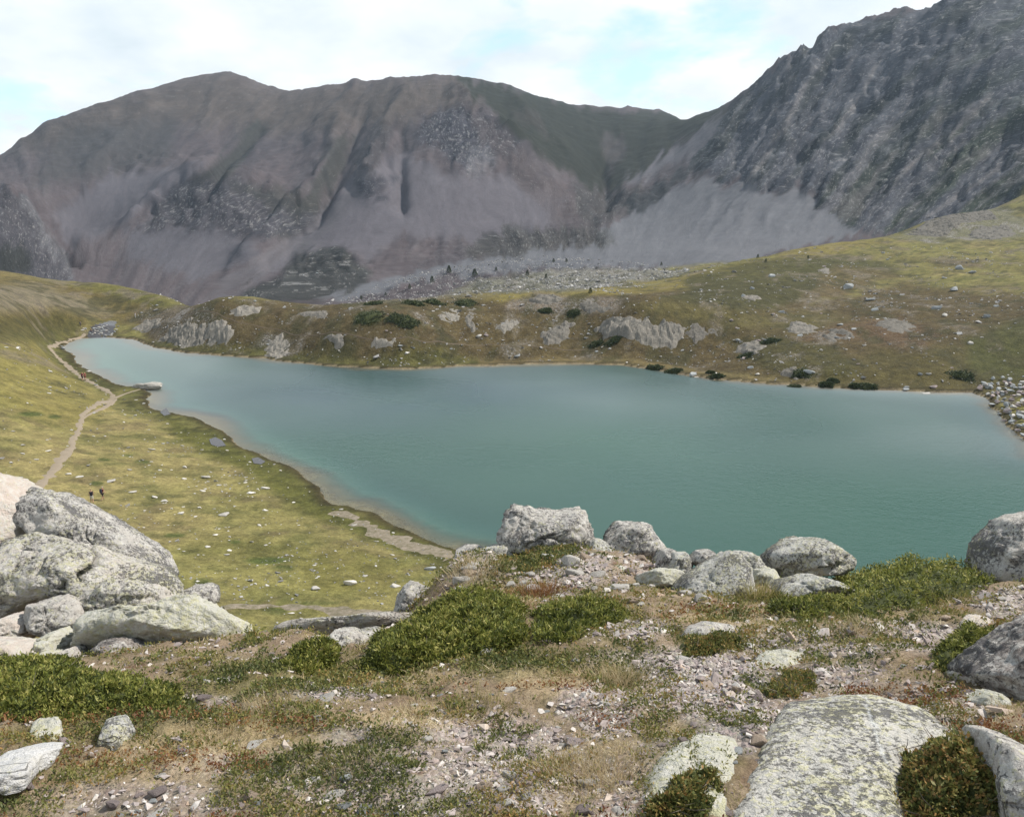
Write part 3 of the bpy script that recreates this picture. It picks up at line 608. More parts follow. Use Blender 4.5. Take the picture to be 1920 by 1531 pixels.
# ------------------------------------------------------------------ lake water
def water_mat():
    t = NT('lake_water'); p = t.pos(); d = t.attr('deep')
    rout = t.attr('silt_sky_tint', 'Color')
    body = t.n('BsdfDiffuse'); plume = t.ramp(t.noise(p, .011, 3, .5), .20, .80, (.66, .70, .90), (1.34, 1.28, 1.08)); t.l(t.mix(1.0, rout, plume, 'MULTIPLY'), body.inputs['Color'])
    tr = t.n('BsdfTransparent'); tr.inputs['Color'].default_value = (.80, .84, .74, 1)
    opac = t.ramp(d, 0.0, .22)
    m1 = t.n('MixShader'); t.l(opac, m1.inputs[0]); t.l(tr.outputs[0], m1.inputs[1]); t.l(body.outputs[0], m1.inputs[2])
    mp = t.n('Mapping'); mp.inputs['Scale'].default_value = (1, 1.5, 1); mp.inputs['Rotation'].default_value = (0, 0, .5); t.l(p, mp.inputs[0])
    h = t.math('ADD', t.noise(mp.outputs[0], 2.2, 2, .5, .1), t.math('MULTIPLY', t.noise(mp.outputs[0], .5, 2, .5), 1.2))
    patch = t.math('MULTIPLY_ADD', t.noise(p, .018, 2, .4), 2.2); patch.node.inputs[2].default_value = -.6
    b = t.n('Bump'); b.inputs['Distance'].default_value = .14; t.l(h, b.inputs['Height'])
    st = t.math('MULTIPLY_ADD', patch, .35); st.node.inputs[2].default_value = .22
    b.inputs['Strength'].default_value = .42
    gl = t.n('BsdfGlossy'); t.l(t.ramp(t.attr('ripple'), 0, 1, (.24,) * 3, (.30,) * 3), gl.inputs['Roughness']) if 0 else t.l(t.ramp(t.math('ADD', patch, t.math('MULTIPLY', t.math('SUBTRACT', 1.0, t.attr('ripple')), .9)), -.2, 2.0, (.14,) * 3, (.48,) * 3), gl.inputs['Roughness']); t.l(b.outputs[0], gl.inputs['Normal'])
    fr = t.n('Fresnel'); fr.inputs['IOR'].default_value = 1.33
    m2 = t.n('MixShader'); t.l(fr.outputs[0], m2.inputs[0]); t.l(m1.outputs[0], m2.inputs[1]); t.l(gl.outputs[0], m2.inputs[2])
    t.l(m2.outputs[0], t.out.inputs[0]); return t.m
M_water = water_mat()
gx = np.arange(SHORE_W[:, 0].min() - 8, SHORE_W[:, 0].max() + 8, 1.4); gy = np.arange(SHORE_W[:, 1].min() - 8, SHORE_W[:, 1].max() + 8, 1.4)
GX, GY = np.meshgrid(gx, gy); sdw = shore_sd(GX, GY)
gf = gridfaces(len(gy), len(gx)); keep = (sdw.ravel()[gf].max(1) > -3.0); gf = gf[keep]
used = np.unique(gf); rem = np.full(GX.size, -1); rem[used] = np.arange(len(used))
wv_ = np.stack([GX.ravel(), GY.ravel(), 0 * GX.ravel()], 1)[used]; sdu = sdw.ravel()[used]
deepn = np.clip((sdu + 2.0 * fbm(wv_[:, 0] / 12, wv_[:, 1] / 12, 4, 81)) / 30, 0, 1)
uu, vv = proj(wv_[:, 0], wv_[:, 1], wv_[:, 2]); shelf = sst(-60, 60, (vv - 640) - (uu - 200) * .55)  # broad silty shelf off the meadow side
far_s = 1 - shelf
deepn = np.clip(np.where(True, deepn * (1 + 1.2 * far_s), 0), 0, 1)
def ramp_np(x, xs, cols): return np.stack([np.interp(x, xs, [c[i] for c in cols]) for i in range(3)], 1)
near_c = ramp_np(deepn, [0, .06, .17, .42, 1], [(.21, .17, .11), (.135, .150, .105), (.055, .125, .095), (.032, .094, .068), (.024, .076, .056)])
far_c = ramp_np(deepn, [0, .10, .3, .6, 1], [(.055, .055, .032), (.045, .065, .045), (.026, .072, .062), (.022, .066, .052), (.024, .072, .054)])
silt_sky_tint = far_c + (near_c - far_c) * shelf[:, None]
blue = np.exp(-((uu - 760) / 330) ** 2 - ((vv - 745) / 45) ** 2) * (1 + .5 * fbm(wv_[:, 0] / 25, wv_[:, 1] / 25, 3, 82)); silt_sky_tint = silt_sky_tint + (np.array([.012, .044, .064]) - silt_sky_tint) * np.clip(blue * 1.0, 0, 1)[:, None]  # blue patch of reflected sky painted into the water colour
lee = 1 - .75 * (1 - sst(200, 520, uu))        # the sheltered head of the lake is calmer
link('lake_water', mesh('lake_water', wv_, rem[gf], True, {'deep': deepn, 'ripple': lee, 'silt_sky_tint': silt_sky_tint}, M_water))['kind'] = 'structure'

# ------------------------------------------------------------------ near ground: the ledge
NEAR = []
def nY(u, v, Y): x, y, z = at_Y(u, v, Y); NEAR.append((float(x / y), math.log(Y), float(z)))
for u, v, Y in [(960,1531,2.08),(960,1400,2.55),(960,1300,3.12),(960,1200,4.0),(960,1150,4.75),(960,1100,5.6),(980,1045,6.7),
 (1300,1531,2.05),(1300,1400,2.5),(1300,1300,3.05),(1300,1200,3.95),(1250,1130,5.0),(1250,1085,6.0),(1300,1090,6.0),
 (1700,1531,2.0),(1650,1400,2.45),(1700,1300,2.9),(1700,1220,3.6),(1700,1160,4.5),(1700,1110,5.3),(1720,1095,5.8),(1880,1080,6.0),
 (2000,1531,1.9),(2000,1400,2.25),(2000,1280,2.9),(2000,1180,3.8),(2000,1100,5.2),(2400,1400,2.2),(2400,1200,3.4),(2400,1080,5.3),
 (600,1531,2.1),(600,1400,2.6),(600,1320,3.1),(620,1250,3.9),(600,1200,4.8),(740,1190,4.9),(800,1120,5.8),(850,1060,6.6),(500,1195,5.2),
 (200,1531,2.1),(200,1420,2.55),(200,1330,3.2),(200,1260,4.1),(180,1225,5.0),(0,1531,2.1),(0,1400,2.6),(0,1310,3.3),(0,1245,4.4),(-400,1531,2.1),(-400,1380,2.7),(-400,1260,4.0),
 (1000,1035,7.2),(1180,1045,7.0),(1450,1100,5.8),(1560,1105,5.7)]: nY(u, v, Y)
for u, Y, h in [(1450,7.0,3.2),(1600,7.0,3.2),(1750,7.0,3.3),(1900,7.0,3.3),(1300,7.2,3.2),(-600,6,4.0),(-600,8,6),(0,6.6,4.2),(0,8,5.6),(200,6.8,4.4),(200,8.5,6),(450,6.3,4.0),(450,8,5.8),(620,6.4,3.9),(720,7.0,4.3),(800,7.6,4.6),(900,8.4,4.8),(1000,9.2,5.0),(1180,8.8,5.2),
 (1350,8.6,5.0),(1500,8.6,5.0),(1700,8.2,5.0),(1900,8.0,4.8),(2200,8,4.8),(2600,8,5),(-600,12,9.5),(0,12,9.5),(500,12,9.5),(1000,12.5,9.5),(1500,12,9.5),(2000,12,9.5),(2600,12,9.5),
 (-600,1.2,1.5),(0,1.2,1.5),(960,1.2,1.5),(1900,1.2,1.45),(2600,1.2,1.4),(960,.7,1.45),(-600,.7,1.5),(2600,.7,1.4)]: NEAR.append(((u - CX) / F_PX / CP, math.log(Y), EYE - h))
_n = np.array(NEAR); near_rbf = RBF(np.stack([_n[:, 0] * 1.5, _n[:, 1]], 1), _n[:, 2], eps=.06, lam=1e-3)
Ys_n = np.exp(np.linspace(math.log(.75), math.log(11.8), 290)); NN = 540
A, Y = np.meshgrid(np.linspace(-1.7, 1.7, NN), Ys_n); X = A * Y
Z0 = near_rbf(A * 1.5, np.log(Y))
Zn = Z0 + .055 * fbm(X / .55, Y / .55, 4, 101) + .018 * fbm(X / .09, Y / .09, 4, 102) + .006 * fbm(X / .02, Y / .02, 2, 103)
nearg = Grid(-1.7, 1.7, NN, Ys_n, Zn)

# which ground is where on the ledge: stony 0..1, green 0..1, straw 0..1  (ellipses traced over the photo, laid on the ground)
STONY = [(1330,1290,150,60,1),(1280,1240,140,28,.9),(950,1440,220,90,.85),(720,1480,190,70,.7),(620,1295,110,18,.7),(1200,1180,90,20,.6),(1560,1200,260,32,.6),(1720,1185,110,22,.9),
 (1400,1350,90,60,.9),(1250,1420,90,50,.4),(880,1380,130,40,.8),(330,1320,170,18,.5),(480,1440,150,40,.35),(250,1500,200,40,.45),(700,1420,90,40,.5),(1060,1070,110,40,.8),(1120,1330,80,60,.7),
 (1740,1330,120,50,.6),(1880,1130,60,30,.7),(1580,1270,90,30,.6),(1250,1060,110,30,.6),(1830,1460,100,60,.6),(60,1310,90,14,.4),(900,1060,60,30,.6),(650,1380,60,25,.5),(1180,1480,130,60,.6)]
GREEN = [(560,1270,200,36,.9),(350,1370,220,35,.8),(620,1440,190,55,.85),(980,1240,190,32,.9),(1100,1150,90,50,.9),(180,1330,200,40,.7),(1310,1380,120,50,.8),(1340,1205,80,22,.9),(1290,1480,80,50,.9),
 (960,1060,110,40,.8),(1450,1280,60,22,.8),(1520,1235,120,18,.5),(420,1290,120,22,.8),(130,1450,150,35,.45),(1880,1240,60,40,.6),(840,1330,70,22,.6),(1600,1160,200,18,.6),(700,1390,110,30,.7),
 (480,1480,120,40,.6),(1150,1240,80,25,.4),(60,1380,90,30,.6),(1720,1170,60,14,.4),(1800,1290,60,25,.5),(450,1345,160,20,.6)]
STRAW = [(430,1390,200,40,.8),(300,1440,170,40,.6),(850,1340,120,22,.9),(1110,1440,110,60,1),(1160,1280,90,40,.9),(700,1350,160,16,.8),(1560,1165,200,20,.7),(1620,1190,90,22,.8),(1050,1280,110,25,.7),
 (960,1150,60,60,.5),(620,1490,160,40,.6),(1400,1160,120,20,.6),(880,1430,110,50,.5),(1830,1350,70,40,.6),(760,1270,110,14,.8),(60,1480,100,40,.6),(1240,1350,60,30,.7),(1480,1180,90,14,.6)]
def field(lst, u, v, s):
    n = fbm(u / 60, v / 26, 4, s, .6); r = np.zeros(u.shape)
    for a, b, c, d, w in lst: r = np.maximum(r, w * (1 - sst(.55, 1.35, np.sqrt(((u - a) / c) ** 2 + ((v - b) / d) ** 2) + .35 * n)))
    rest = np.maximum(np.maximum((1 - sst(-60, 30, u)), sst(1900, 1980, u)), sst(1520, 1580, v))      # ground the tracing does not reach: the same mix goes on
    return np.maximum(r, rest * .8 * sst(-.15, .35, fbm(u / 110 + s, v / 60, 3, s + 1)))
un, vn_ = proj(X, Y, Zn); uf, vf = un.ravel(), vn_.ravel()
stony = field(STONY, uf, vf, 111); green = np.maximum(field(GREEN, uf, vf, 112), .6 * sst(.05, .5, fbm(X.ravel() / .3, Y.ravel() / .3, 4, 201))); straw = field(STRAW, uf, vf, 113)
def fields_at(x, y, z):
    u, v = proj(x, y, z); return field(STONY, u, v, 111), np.maximum(field(GREEN, u, v, 112), .6 * sst(.05, .5, fbm(x / .3, y / .3, 4, 201))), field(STRAW, u, v, 113), u, v
def near_mat():
    t = NT('ledge_soil'); p = t.pos(); s = t.attr('stony'); g = t.attr('green'); w = t.attr('straw')
    c = t.mix(t.ramp(t.noise(p, 5, 6, .7), .35, .65), (.19, .135, .09), (.31, .24, .165))
    gc = t.mix(t.noise(p, 22, 6, .75), (.075, .085, .026), (.19, .16, .07)); c = t.mix(t.math('MULTIPLY', g, .85), c, gc)
    wc = t.mix(t.noise(p, 40, 6, .75), (.31, .22, .12), (.55, .44, .28)); c = t.mix(t.math('MULTIPLY', w, .8), c, wc)
    v = t.vor(p, 48); ce = t.n('HueSaturation'); t.l(v.outputs['Color'], ce.inputs['Color']); ce.inputs['Saturation'].default_value = .12
    pc = t.mix(.8, ce.outputs[0], (.56, .48, .45), 'MULTIPLY'); pc = t.mix(.35, pc, (.30, .25, .235))
    c = t.mix(t.math('MULTIPLY', s, .8), c, pc)
    c = t.mix(.8, c, t.ramp(t.noise(p, 70, 5, .7), .3, .7, (.5, .5, .5), (1.5, 1.5, 1.5)), 'MULTIPLY')
    c = t.mix(t.math('MULTIPLY', t.ramp(t.noise(p, 3.2, 4, .6, .5), .60, .68), .5), c, (.13, .055, .03))
    h = t.math('ADD', t.noise(p, 30, 7, .7), t.math('MULTIPLY', t.math('MULTIPLY', v.outputs['Distance'], s), -.9))
    t.principled(c, .95, t.bump(h, .9, .03), .1); return t.m
M_near = near_mat()
tag(link('ground', mesh('ground', np.stack([X.ravel(), Y.ravel(), Zn.ravel()], 1), gridfaces(len(Ys_n), NN), True, {'stony': stony, 'green': green, 'straw': straw}, M_near)), kind='structure')

# ------------------------------------------------------------------ rocks
def ico(level):
    bm = bmesh.new(); bmesh.ops.create_icosphere(bm, subdivisions=level, radius=1); bm.verts.ensure_lookup_table()
    V = np.array([v.co[:] for v in bm.verts]); Fc = np.array([[v.index for v in f.verts] for f in bm.faces]); bm.free(); return V / np.linalg.norm(V, axis=1)[:, None], Fc
ICO = {l: ico(l) for l in (3, 4, 5, 6)}
def chip(D, rs, k=14, lo=.72, hi=1.0, soft=.02):
    """factor <=1: random planes cut the unit body"""
    f = np.ones(len(D))
    for _ in range(k):
        n = rs.normal(size=3); n /= np.linalg.norm(n); d = rs.uniform(lo, hi); c = D @ n
        r = np.where(c > .05, d / np.maximum(c, .05), 9); f = np.minimum(f, r)
    return f
def outline_rock(name, label, poly, Y=None, depth=.6, level=5, mat=None, seed=1, lean=.25, q=3.6, plane=None, rough=.085, chips=11, cat='boulder', grp=None, parent=None, lo=.62, joint=.10):
    """a solid whose outline in the plane (upright at distance Y, or a given tilted plane) follows poly; `depth` thick, faceted and rough"""
    rs = np.random.RandomState(seed); P = np.array(poly, float)
    if plane is None:
        xx, yy, zz = at_Y(P[:, 0], P[:, 1], Y); W = np.stack([xx, yy, zz], 1); e1 = np.array([1, 0, 0.]); e2 = np.array([0, lean, 1.]); e2 /= np.linalg.norm(e2)
        nrm = np.cross(e1, e2); W[:, 1] = Y + (W[:, 2] - W[:, 2].mean()) * lean
        a, f, h = dray(P[:, 0], P[:, 1]); W[:, 0] = a / f * W[:, 1]; W[:, 2] = EYE + h / f * W[:, 1]
    else:                                   # plane: (z at y0, y0, dz/dx, dz/dy)
        z0, y0, gx_, gy_ = plane; a, f, h = dray(P[:, 0], P[:, 1]); s_, t_ = a / f, h / f
        yy = (z0 - y0 * gy_ - EYE) / (t_ - gx_ * s_ - gy_); W = np.stack([s_ * yy, yy, EYE + t_ * yy], 1)
        e1 = np.array([1., 0, gx_]); e1 /= np.linalg.norm(e1); nrm = np.cross(e1, np.array([0, 1., gy_])); nrm /= np.linalg.norm(nrm); e2 = np.cross(nrm, e1)
    W = W.astype(float); c = W.mean(0); q2 = np.stack([(W - c) @ e1, (W - c) @ e2], 1)
    # area centroid keeps the shape star-like
    x0, y0_ = q2[:, 0], q2[:, 1]; x1, y1 = np.roll(x0, -1), np.roll(y0_, -1); cr = x0 * y1 - x1 * y0_; ar = cr.sum() / 2
    cc = np.array([((x0 + x1) * cr).sum(), ((y0_ + y1) * cr).sum()]) / (6 * ar); q2 = q2 - cc; c = c + cc[0] * e1 + cc[1] * e2
    D, Fc = ICO[level]; th = np.arctan2(D[:, 1], D[:, 0]); s = np.hypot(D[:, 0], D[:, 1])
    # radius of outline by ray-segment test
    Rr = np.full(len(D), 1e9); ct, snt = np.cos(th), np.sin(th)
    for i in range(len(q2)):
        p, r = q2[i], q2[(i + 1) % len(q2)] - q2[i]; den = ct * r[1] - snt * r[0]
        den = np.where(np.abs(den) < 1e-9, 1e-9, den)
        tt = (p[0] * r[1] - p[1] * r[0]) / den; ww = (p[0] * snt - p[1] * ct) / den
        ok = (tt > 0) & (ww >= -1e-6) & (ww <= 1 + 1e-6); Rr = np.where(ok & (tt < Rr), tt, Rr)
    Rr = np.where(Rr > 1e8, np.median(Rr[Rr < 1e8]), Rr)
    k = (s ** q + np.abs(D[:, 2]) ** q) ** (-1 / q)
    ch = chip(D, rs, chips, lo, 1.02); sz = np.median(Rr)
    L = np.stack([Rr * s * k * ct, Rr * s * k * snt, depth / 2 * D[:, 2] * k * 1.1], 1)
    ext = np.abs(L).max(0)                 # break the body along flat fracture planes
    for _ in range(chips * 2):
        n_ = rs.normal(size=3) * np.array([.8, .8, 1.25]); n_ /= np.linalg.norm(n_); pr_ = (L / ext) @ n_; dmx = pr_.max() * rs.uniform(max(lo + .16, .76), .95)
        L = L * np.where(pr_ > dmx, dmx / np.maximum(pr_, 1e-6), 1)[:, None]
    if plane is not None: L[:, 2] -= depth * (.36 if depth > .4 else .05)
    pn = L / sz
    pw = pn + .25 * fbm3(pn * 2 + 5, 2, seed + 2)[:, None]; tl = pw @ np.array([.35, .25, .9])
    dn = fbm3(pn * 1.5 + seed, 2, seed) * .25 + (1 - 2 * np.abs(fbm3(pw * 3.1 + seed * 3, 4, seed + 5, .6))) * .35 + fbm3(pn * 9, 4, seed + 9, .65) * .30
    dn = dn + .35 * (np.abs((tl * 2.6 + .4 * fbm3(pn * 3, 2, seed)) % 1 - .5) - .25) * 2      # bedding steps
    for i in range(4):                     # open joints
        n_ = rs.normal(size=3); n_[2] *= .4; n_ /= np.linalg.norm(n_); dd = pw @ n_ - rs.uniform(-.5, .5) + .10 * fbm3(pn * 2.2, 3, seed + i * 5)
        side = sst(-.2, .3, fbm3(pn * 1.1 + i * 9, 2, seed + 40 + i)); dn = dn - (joint / max(rough, .02)) * side * np.exp(-(dd / .028) ** 2) + .30 * np.tanh(dd / .02) * side
    L = L * (1 + rough * dn)[:, None]
    me = mesh(name, L, Fc, True, None, mat)
    o = link(name, me, parent); o.matrix_world = Matrix(((e1[0], e2[0], nrm[0], c[0]), (e1[1], e2[1], nrm[1], c[1]), (e1[2], e2[2], nrm[2], c[2]), (0, 0, 0, 1)))
    tag(o, label, cat, grp); return o

M_b1 = rock_mat('pale_lichen_rock', (.45, .41, .37), (.37, .36, .345), .50, .30, 1.0)
M_b2 = rock_mat('dark_lichen_rock', (.43, .40, .365), (.36, .345, .335), .62, .30, 1.0)
M_b3 = rock_mat('pinkish_bare_rock', (.52, .44, .385), (.47, .435, .385), .10, .28, 1.0)
M_b4 = rock_mat('yellow_spotted_rock', (.50, .475, .43), (.43, .42, .40), .62, .50, 1.1, vein=True, yelcol=(.56, .53, .30))
M_b5 = rock_mat('greenish_pale_rock', (.47, .455, .38), (.43, .425, .365), .12, .45, 1.0)
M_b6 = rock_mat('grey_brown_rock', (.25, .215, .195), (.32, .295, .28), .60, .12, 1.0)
M_b7 = rock_mat('grey_crusted_rock', (.44, .43, .40), (.39, .38, .365), .62, .50, 1.4)

M_b8 = rock_mat('mottled_black_and_white_rock', (.46, .42, .38), (.42, .405, .385), .56, .50, 1.0)
BO = outline_rock
# --- left cluster
BO('boulder', 'pinkish bare boulder cut by the left edge, topmost of the left boulder pile', [(-160,930),(-60,880),(0,890),(30,905),(60,945),(70,985),(62,1010),(20,1035),(-80,1050),(-170,1010)], 7.0, 1.3, 5, M_b3, 11, .35)
BO('boulder', 'long dark lichened boulder sloping down to the right behind the left pile', [(45,918),(60,910),(110,925),(165,955),(215,985),(270,1020),(315,1055),(328,1085),(325,1130),(270,1150),(200,1120),(150,1060),(100,1010),(60,985)], 7.0, 1.1, 6, M_b2, 12, .35, 2.8)
BO('boulder', 'large rounded grey lichened boulder filling the middle of the left pile', [(-20,1100),(5,1060),(30,1020),(70,998),(110,1003),(180,1025),(240,1050),(290,1062),(322,1095),(332,1140),(300,1165),(200,1150),(150,1125),(110,1130),(40,1160),(-20,1150)], 6.2, 1.0, 6, M_b8, 13, .45, 3.2, joint=.2)
BO('boulder', 'pale pink-flecked boulder face at the right end of the left pile', [(178,1125),(215,1080),(290,1085),(322,1105),(336,1150),(330,1185),(250,1215),(190,1230),(172,1190)], 5.9, .8, 6, M_b8, 14, .5, 4, chips=8)
BO('boulder', 'long pale greenish flat rock sloping out right of the left boulder pile', [(150,1225),(158,1190),(185,1160),(250,1158),(330,1150),(370,1132),(415,1130),(420,1150),(460,1170),(510,1200),(470,1222),(420,1230),(330,1236),(200,1240)], 5.1, .8, 6, M_b5, 15, .9, 2.4)
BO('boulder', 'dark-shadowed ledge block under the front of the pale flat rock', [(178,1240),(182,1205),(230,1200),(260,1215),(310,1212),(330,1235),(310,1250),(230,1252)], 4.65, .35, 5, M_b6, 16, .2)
BO('boulder', 'small dark lichened boulder behind the pale flat rock', [(335,1125),(345,1108),(372,1095),(400,1100),(410,1130),(370,1140),(340,1140)], 6.6, .5, 5, M_b2, 17)
for i, (pl, yy, m, lb) in enumerate([([(0,1165),(28,1150),(60,1155),(70,1185),(40,1205),(0,1200)], 5.4, M_b3, 'round lichened block low in the left pile, touching the left edge'),
  ([(70,1120),(110,1118),(150,1130),(160,1160),(130,1190),(85,1185),(60,1150)], 5.5, M_b1, 'bulging pale block left of the dark crevice in the left pile'),
  ([(80,1190),(110,1180),(130,1195),(128,1220),(90,1225),(70,1215)], 5.0, M_b5, 'fist-shaped block at the foot of the left pile, left of the crevice'),
  ([(-40,1200),(10,1190),(60,1205),(90,1230),(60,1250),(-40,1250)], 4.8, M_b3, 'low pale block at the bottom left of the left pile'),
  ([(115,1225),(140,1210),(150,1225),(148,1248),(120,1248)], 4.7, M_b1, 'small block wedged at the bottom of the dark crevice'),
  ([(45,1235),(80,1222),(115,1236),(118,1250),(70,1258),(45,1252)], 4.6, M_b5, 'flat pale block behind the left juniper, at the foot of the pile')]):
    BO('boulder', lb, pl, yy, .5, 5, m, 20 + i, .3)
# --- centre rim
BO('boulder', 'wide flat-topped grey boulder standing highest on the rim against the lake', [(940,1020),(938,990),(945,962),(965,950),(1000,957),(1050,962),(1085,952),(1100,962),(1108,990),(1118,1018),(1090,1035),(1020,1040),(960,1035)], 7.3, .8, 6, M_b2, 31, .12, 3.2)
BO('boulder', 'dome-shaped dark speckled boulder right of the flat-topped one on the rim', [(1128,1025),(1130,1000),(1150,984),(1190,978),(1215,985),(1232,1010),(1250,1035),(1200,1050),(1140,1045)], 7.3, .7, 5, M_b2, 32, .2)
BO('boulder', 'small dark boulder at the left end of the rim above the shore', [(845,1060),(850,1035),(870,1024),(895,1022),(912,1035),(900,1055),(870,1075)], 7.2, .5, 5, M_b2, 33)
BO('boulder', 'steep dark-streaked boulder at the left tip of the ledge', [(728,1160),(740,1125),(760,1098),(780,1088),(805,1098),(825,1115),(830,1135),(800,1150),(760,1160),(735,1175)], 6.3, .5, 5, M_b2, 34)
BO('boulder', 'pinkish white block leaning on the steep boulder at the ledge tip', [(808,1135),(812,1118),(830,1110),(850,1112),(845,1130),(822,1145)], 6.2, .3, 5, M_b3, 35)
BO('boulder', 'dark block jutting from the bank below the small rim boulder', [(812,1108),(820,1095),(845,1090),(862,1100),(850,1118),(820,1122)], 6.4, .4, 4, M_b2, 36)
BO('boulder', 'long pale boulder lying left of the central juniper', [(512,1195),(520,1178),(560,1170),(640,1165),(700,1160),(780,1155),(800,1162),(720,1182),(650,1195),(600,1200),(530,1208)], 5.5, .6, 5, M_b1, 37, .7)
BO('boulder', 'white cracked block at the left foot of the central juniper', [(603,1210),(625,1180),(665,1178),(692,1195),(680,1225),(660,1242),(625,1235)], 4.6, .5, 5, M_b1, 38, .4)
BO('boulder', 'wedge-shaped pink-sided rock on the rim slope, pointing right', [(1030,1075),(1045,1050),(1075,1043),(1110,1062),(1120,1080),(1085,1098),(1050,1095)], 6.2, .4, 5, M_b3, 39, .5)
BO('boulder', 'low lichened rock behind the tall pointed boulder', [(1180,1105),(1190,1080),(1230,1070),(1270,1075),(1285,1095),(1250,1115),(1200,1118)], 5.9, .5, 5, M_b5, 40, .6)
BO('boulder', 'tall pointed speckled boulder in the middle of the rim', [(1255,1140),(1262,1105),(1290,1080),(1340,1055),(1370,1035),(1395,1040),(1405,1080),(1410,1140),(1370,1142),(1300,1145)], 5.6, .6, 5, M_b7, 41, .15, 2.8)
BO('boulder', 'pale boulder tucked behind the tall pointed one', [(1370,1050),(1385,1034),(1415,1034),(1425,1060),(1425,1100),(1400,1110)], 6.1, .4, 5, M_b7, 42, .3)
BO('boulder', 'broad domed speckled boulder on the rim left of the round juniper', [(1420,1058),(1435,1035),(1480,1015),(1530,1008),(1560,1020),(1592,1048),(1580,1072),(1500,1080),(1450,1082)], 6.3, .8, 5, M_b7, 43, .3)
BO('boulder', 'flat-topped overhanging slab below the domed boulder by the round juniper', [(1445,1105),(1460,1090),(1520,1075),(1560,1085),(1602,1102),(1605,1135),(1560,1142),(1500,1130),(1455,1122)], 5.4, .6, 5, M_b7, 44, .3, 3)
BO('boulder', 'rough grey boulder cut by the right edge, against the lake', [(1838,1100),(1848,1030),(1865,1015),(1880,1000),(1895,978),(1920,968),(2000,960),(2010,1110),(1900,1120)], 5.8, .7, 5, M_b2, 45, .2, 3)
for i, (pl, yy, m, lb) in enumerate([([(1085,1048),(1098,1015),(1118,1008),(1142,1018),(1158,1048),(1120,1062)], 7.0, M_b7, 'low block filling the gap between the flat-topped and dome-shaped boulders'), ([(1222,1066),(1232,1032),(1258,1026),(1280,1050),(1262,1072)], 6.6, M_b2, 'dark block right of the dome-shaped boulder'),
 ([(872,1062),(896,1030),(945,1018),(968,1042),(925,1068)], 7.0, M_b7, 'flaky rock left of the flat-topped boulder'), ([(1396,1100),(1410,1066),(1442,1064),(1456,1100),(1425,1116)], 5.9, M_b5, 'pale block between tall pointed boulder and domed boulder'), ([(838,1112),(858,1082),(898,1072),(918,1098),(880,1118)], 6.4, M_b7, 'grey block at the left end of the rim slope'),
 ([(772,1158),(800,1128),(842,1128),(850,1150),(815,1168)], 5.9, M_b1, 'speckled block behind the central juniper, right of the ledge tip'), ([(940,1118),(955,1098),(1000,1090),(1018,1108),(985,1122)], 5.9, M_b3, 'low pinkish block above the central juniper'), ([(1120,1118),(1140,1098),(1180,1095),(1190,1115),(1150,1128)], 5.7, M_b5, 'low block in front of the wedge-shaped rock, right side'),
 ([(1288,1052),(1300,1032),(1335,1030),(1345,1055),(1310,1062)], 6.5, M_b2, 'dark lichened rock behind the tall pointed boulder, against the lake'), ([(640,1212),(655,1188),(700,1182),(730,1195),(700,1215)], 5.0, M_b1, 'low pale rock right of the white cracked block')]):
    BO('boulder', lb, pl, yy, .5, 5, m, 80 + i, .3)
# --- right and front
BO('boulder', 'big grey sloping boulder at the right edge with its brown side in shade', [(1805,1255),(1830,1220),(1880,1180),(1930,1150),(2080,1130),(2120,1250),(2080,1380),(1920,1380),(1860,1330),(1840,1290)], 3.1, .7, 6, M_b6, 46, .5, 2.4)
BO('boulder', 'white lichened block at the foot of the big right-edge boulder', [(1785,1262),(1800,1248),(1850,1262),(1862,1285),(1830,1300),(1795,1290)], 3.15, .25, 5, M_b3, 47, .5)
BO('boulder', 'low pinkish rock just below the white block on the right', [(1792,1305),(1830,1290),(1870,1300),(1880,1330),(1830,1340),(1798,1325)], 2.9, .25, 5, M_b5, 48, .5)
BO('boulder', 'large flat yellow-lichened slab with a white vein in the front right corner', [(1330,1640),(1360,1540),(1395,1460),(1420,1380),(1470,1320),(1560,1308),(1640,1306),(1740,1330),(1790,1370),(1860,1420),(1780,1430),(1720,1460),(1700,1540),(1760,1700),(1500,1760)], level=6, depth=.42, mat=M_b4, seed=49, q=4.5, plane=(31.33, 2.3, .02, -.12), rough=.04, chips=9, lo=.88, joint=.03)
BO('boulder', 'pale rock half under the left side of the yellow-lichened slab', [(1190,1531),(1215,1480),(1270,1440),(1330,1415),(1400,1420),(1400,1500),(1370,1620),(1200,1620)], level=5, depth=.3, mat=M_b5, seed=50, q=3.2, plane=(31.27, 2.3, .0, -.15), rough=.04, chips=8, lo=.88)
BO('boulder', 'white striped rock rising behind the leafy shrub in the bottom right corner', [(1800,1410),(1830,1395),(1880,1405),(1930,1440),(2000,1480),(2000,1600),(1900,1560),(1850,1480)], level=5, depth=.3, mat=M_b1, seed=51, q=3, plane=(31.38, 2.3, .05, -.2), rough=.05)
BO('boulder', 'flat lichened rock in the gravel above the yellow slab', [(1403,1280),(1412,1258),(1440,1240),(1490,1234),(1525,1240),(1510,1262),(1450,1290),(1415,1292)], level=5, depth=.2, mat=M_b5, seed=52, q=3, plane=(31.02, 3.3, 0, -.15))
BO('boulder', 'low white rock partly covered by green mat, right of centre', [(1270,1190),(1290,1178),(1360,1174),(1395,1192),(1340,1202),(1285,1204)], level=4, depth=.14, mat=M_b1, seed=53, q=3, plane=(30.9, 4.1, 0, -.1))
BO('boulder', 'white quartz rock with a grey lower end at the left edge', [(-30,1440),(0,1418),(40,1405),(85,1400),(125,1395),(115,1415),(75,1430),(45,1465),(20,1475),(-30,1470)], level=5, depth=.08, mat=rock_mat('white_quartz', (.60, .59, .58), (.50, .49, .485), .12, .02, 1.6), seed=54, q=2.6, plane=(31.30, 2.5, 0, -.3), rough=.12, joint=0)
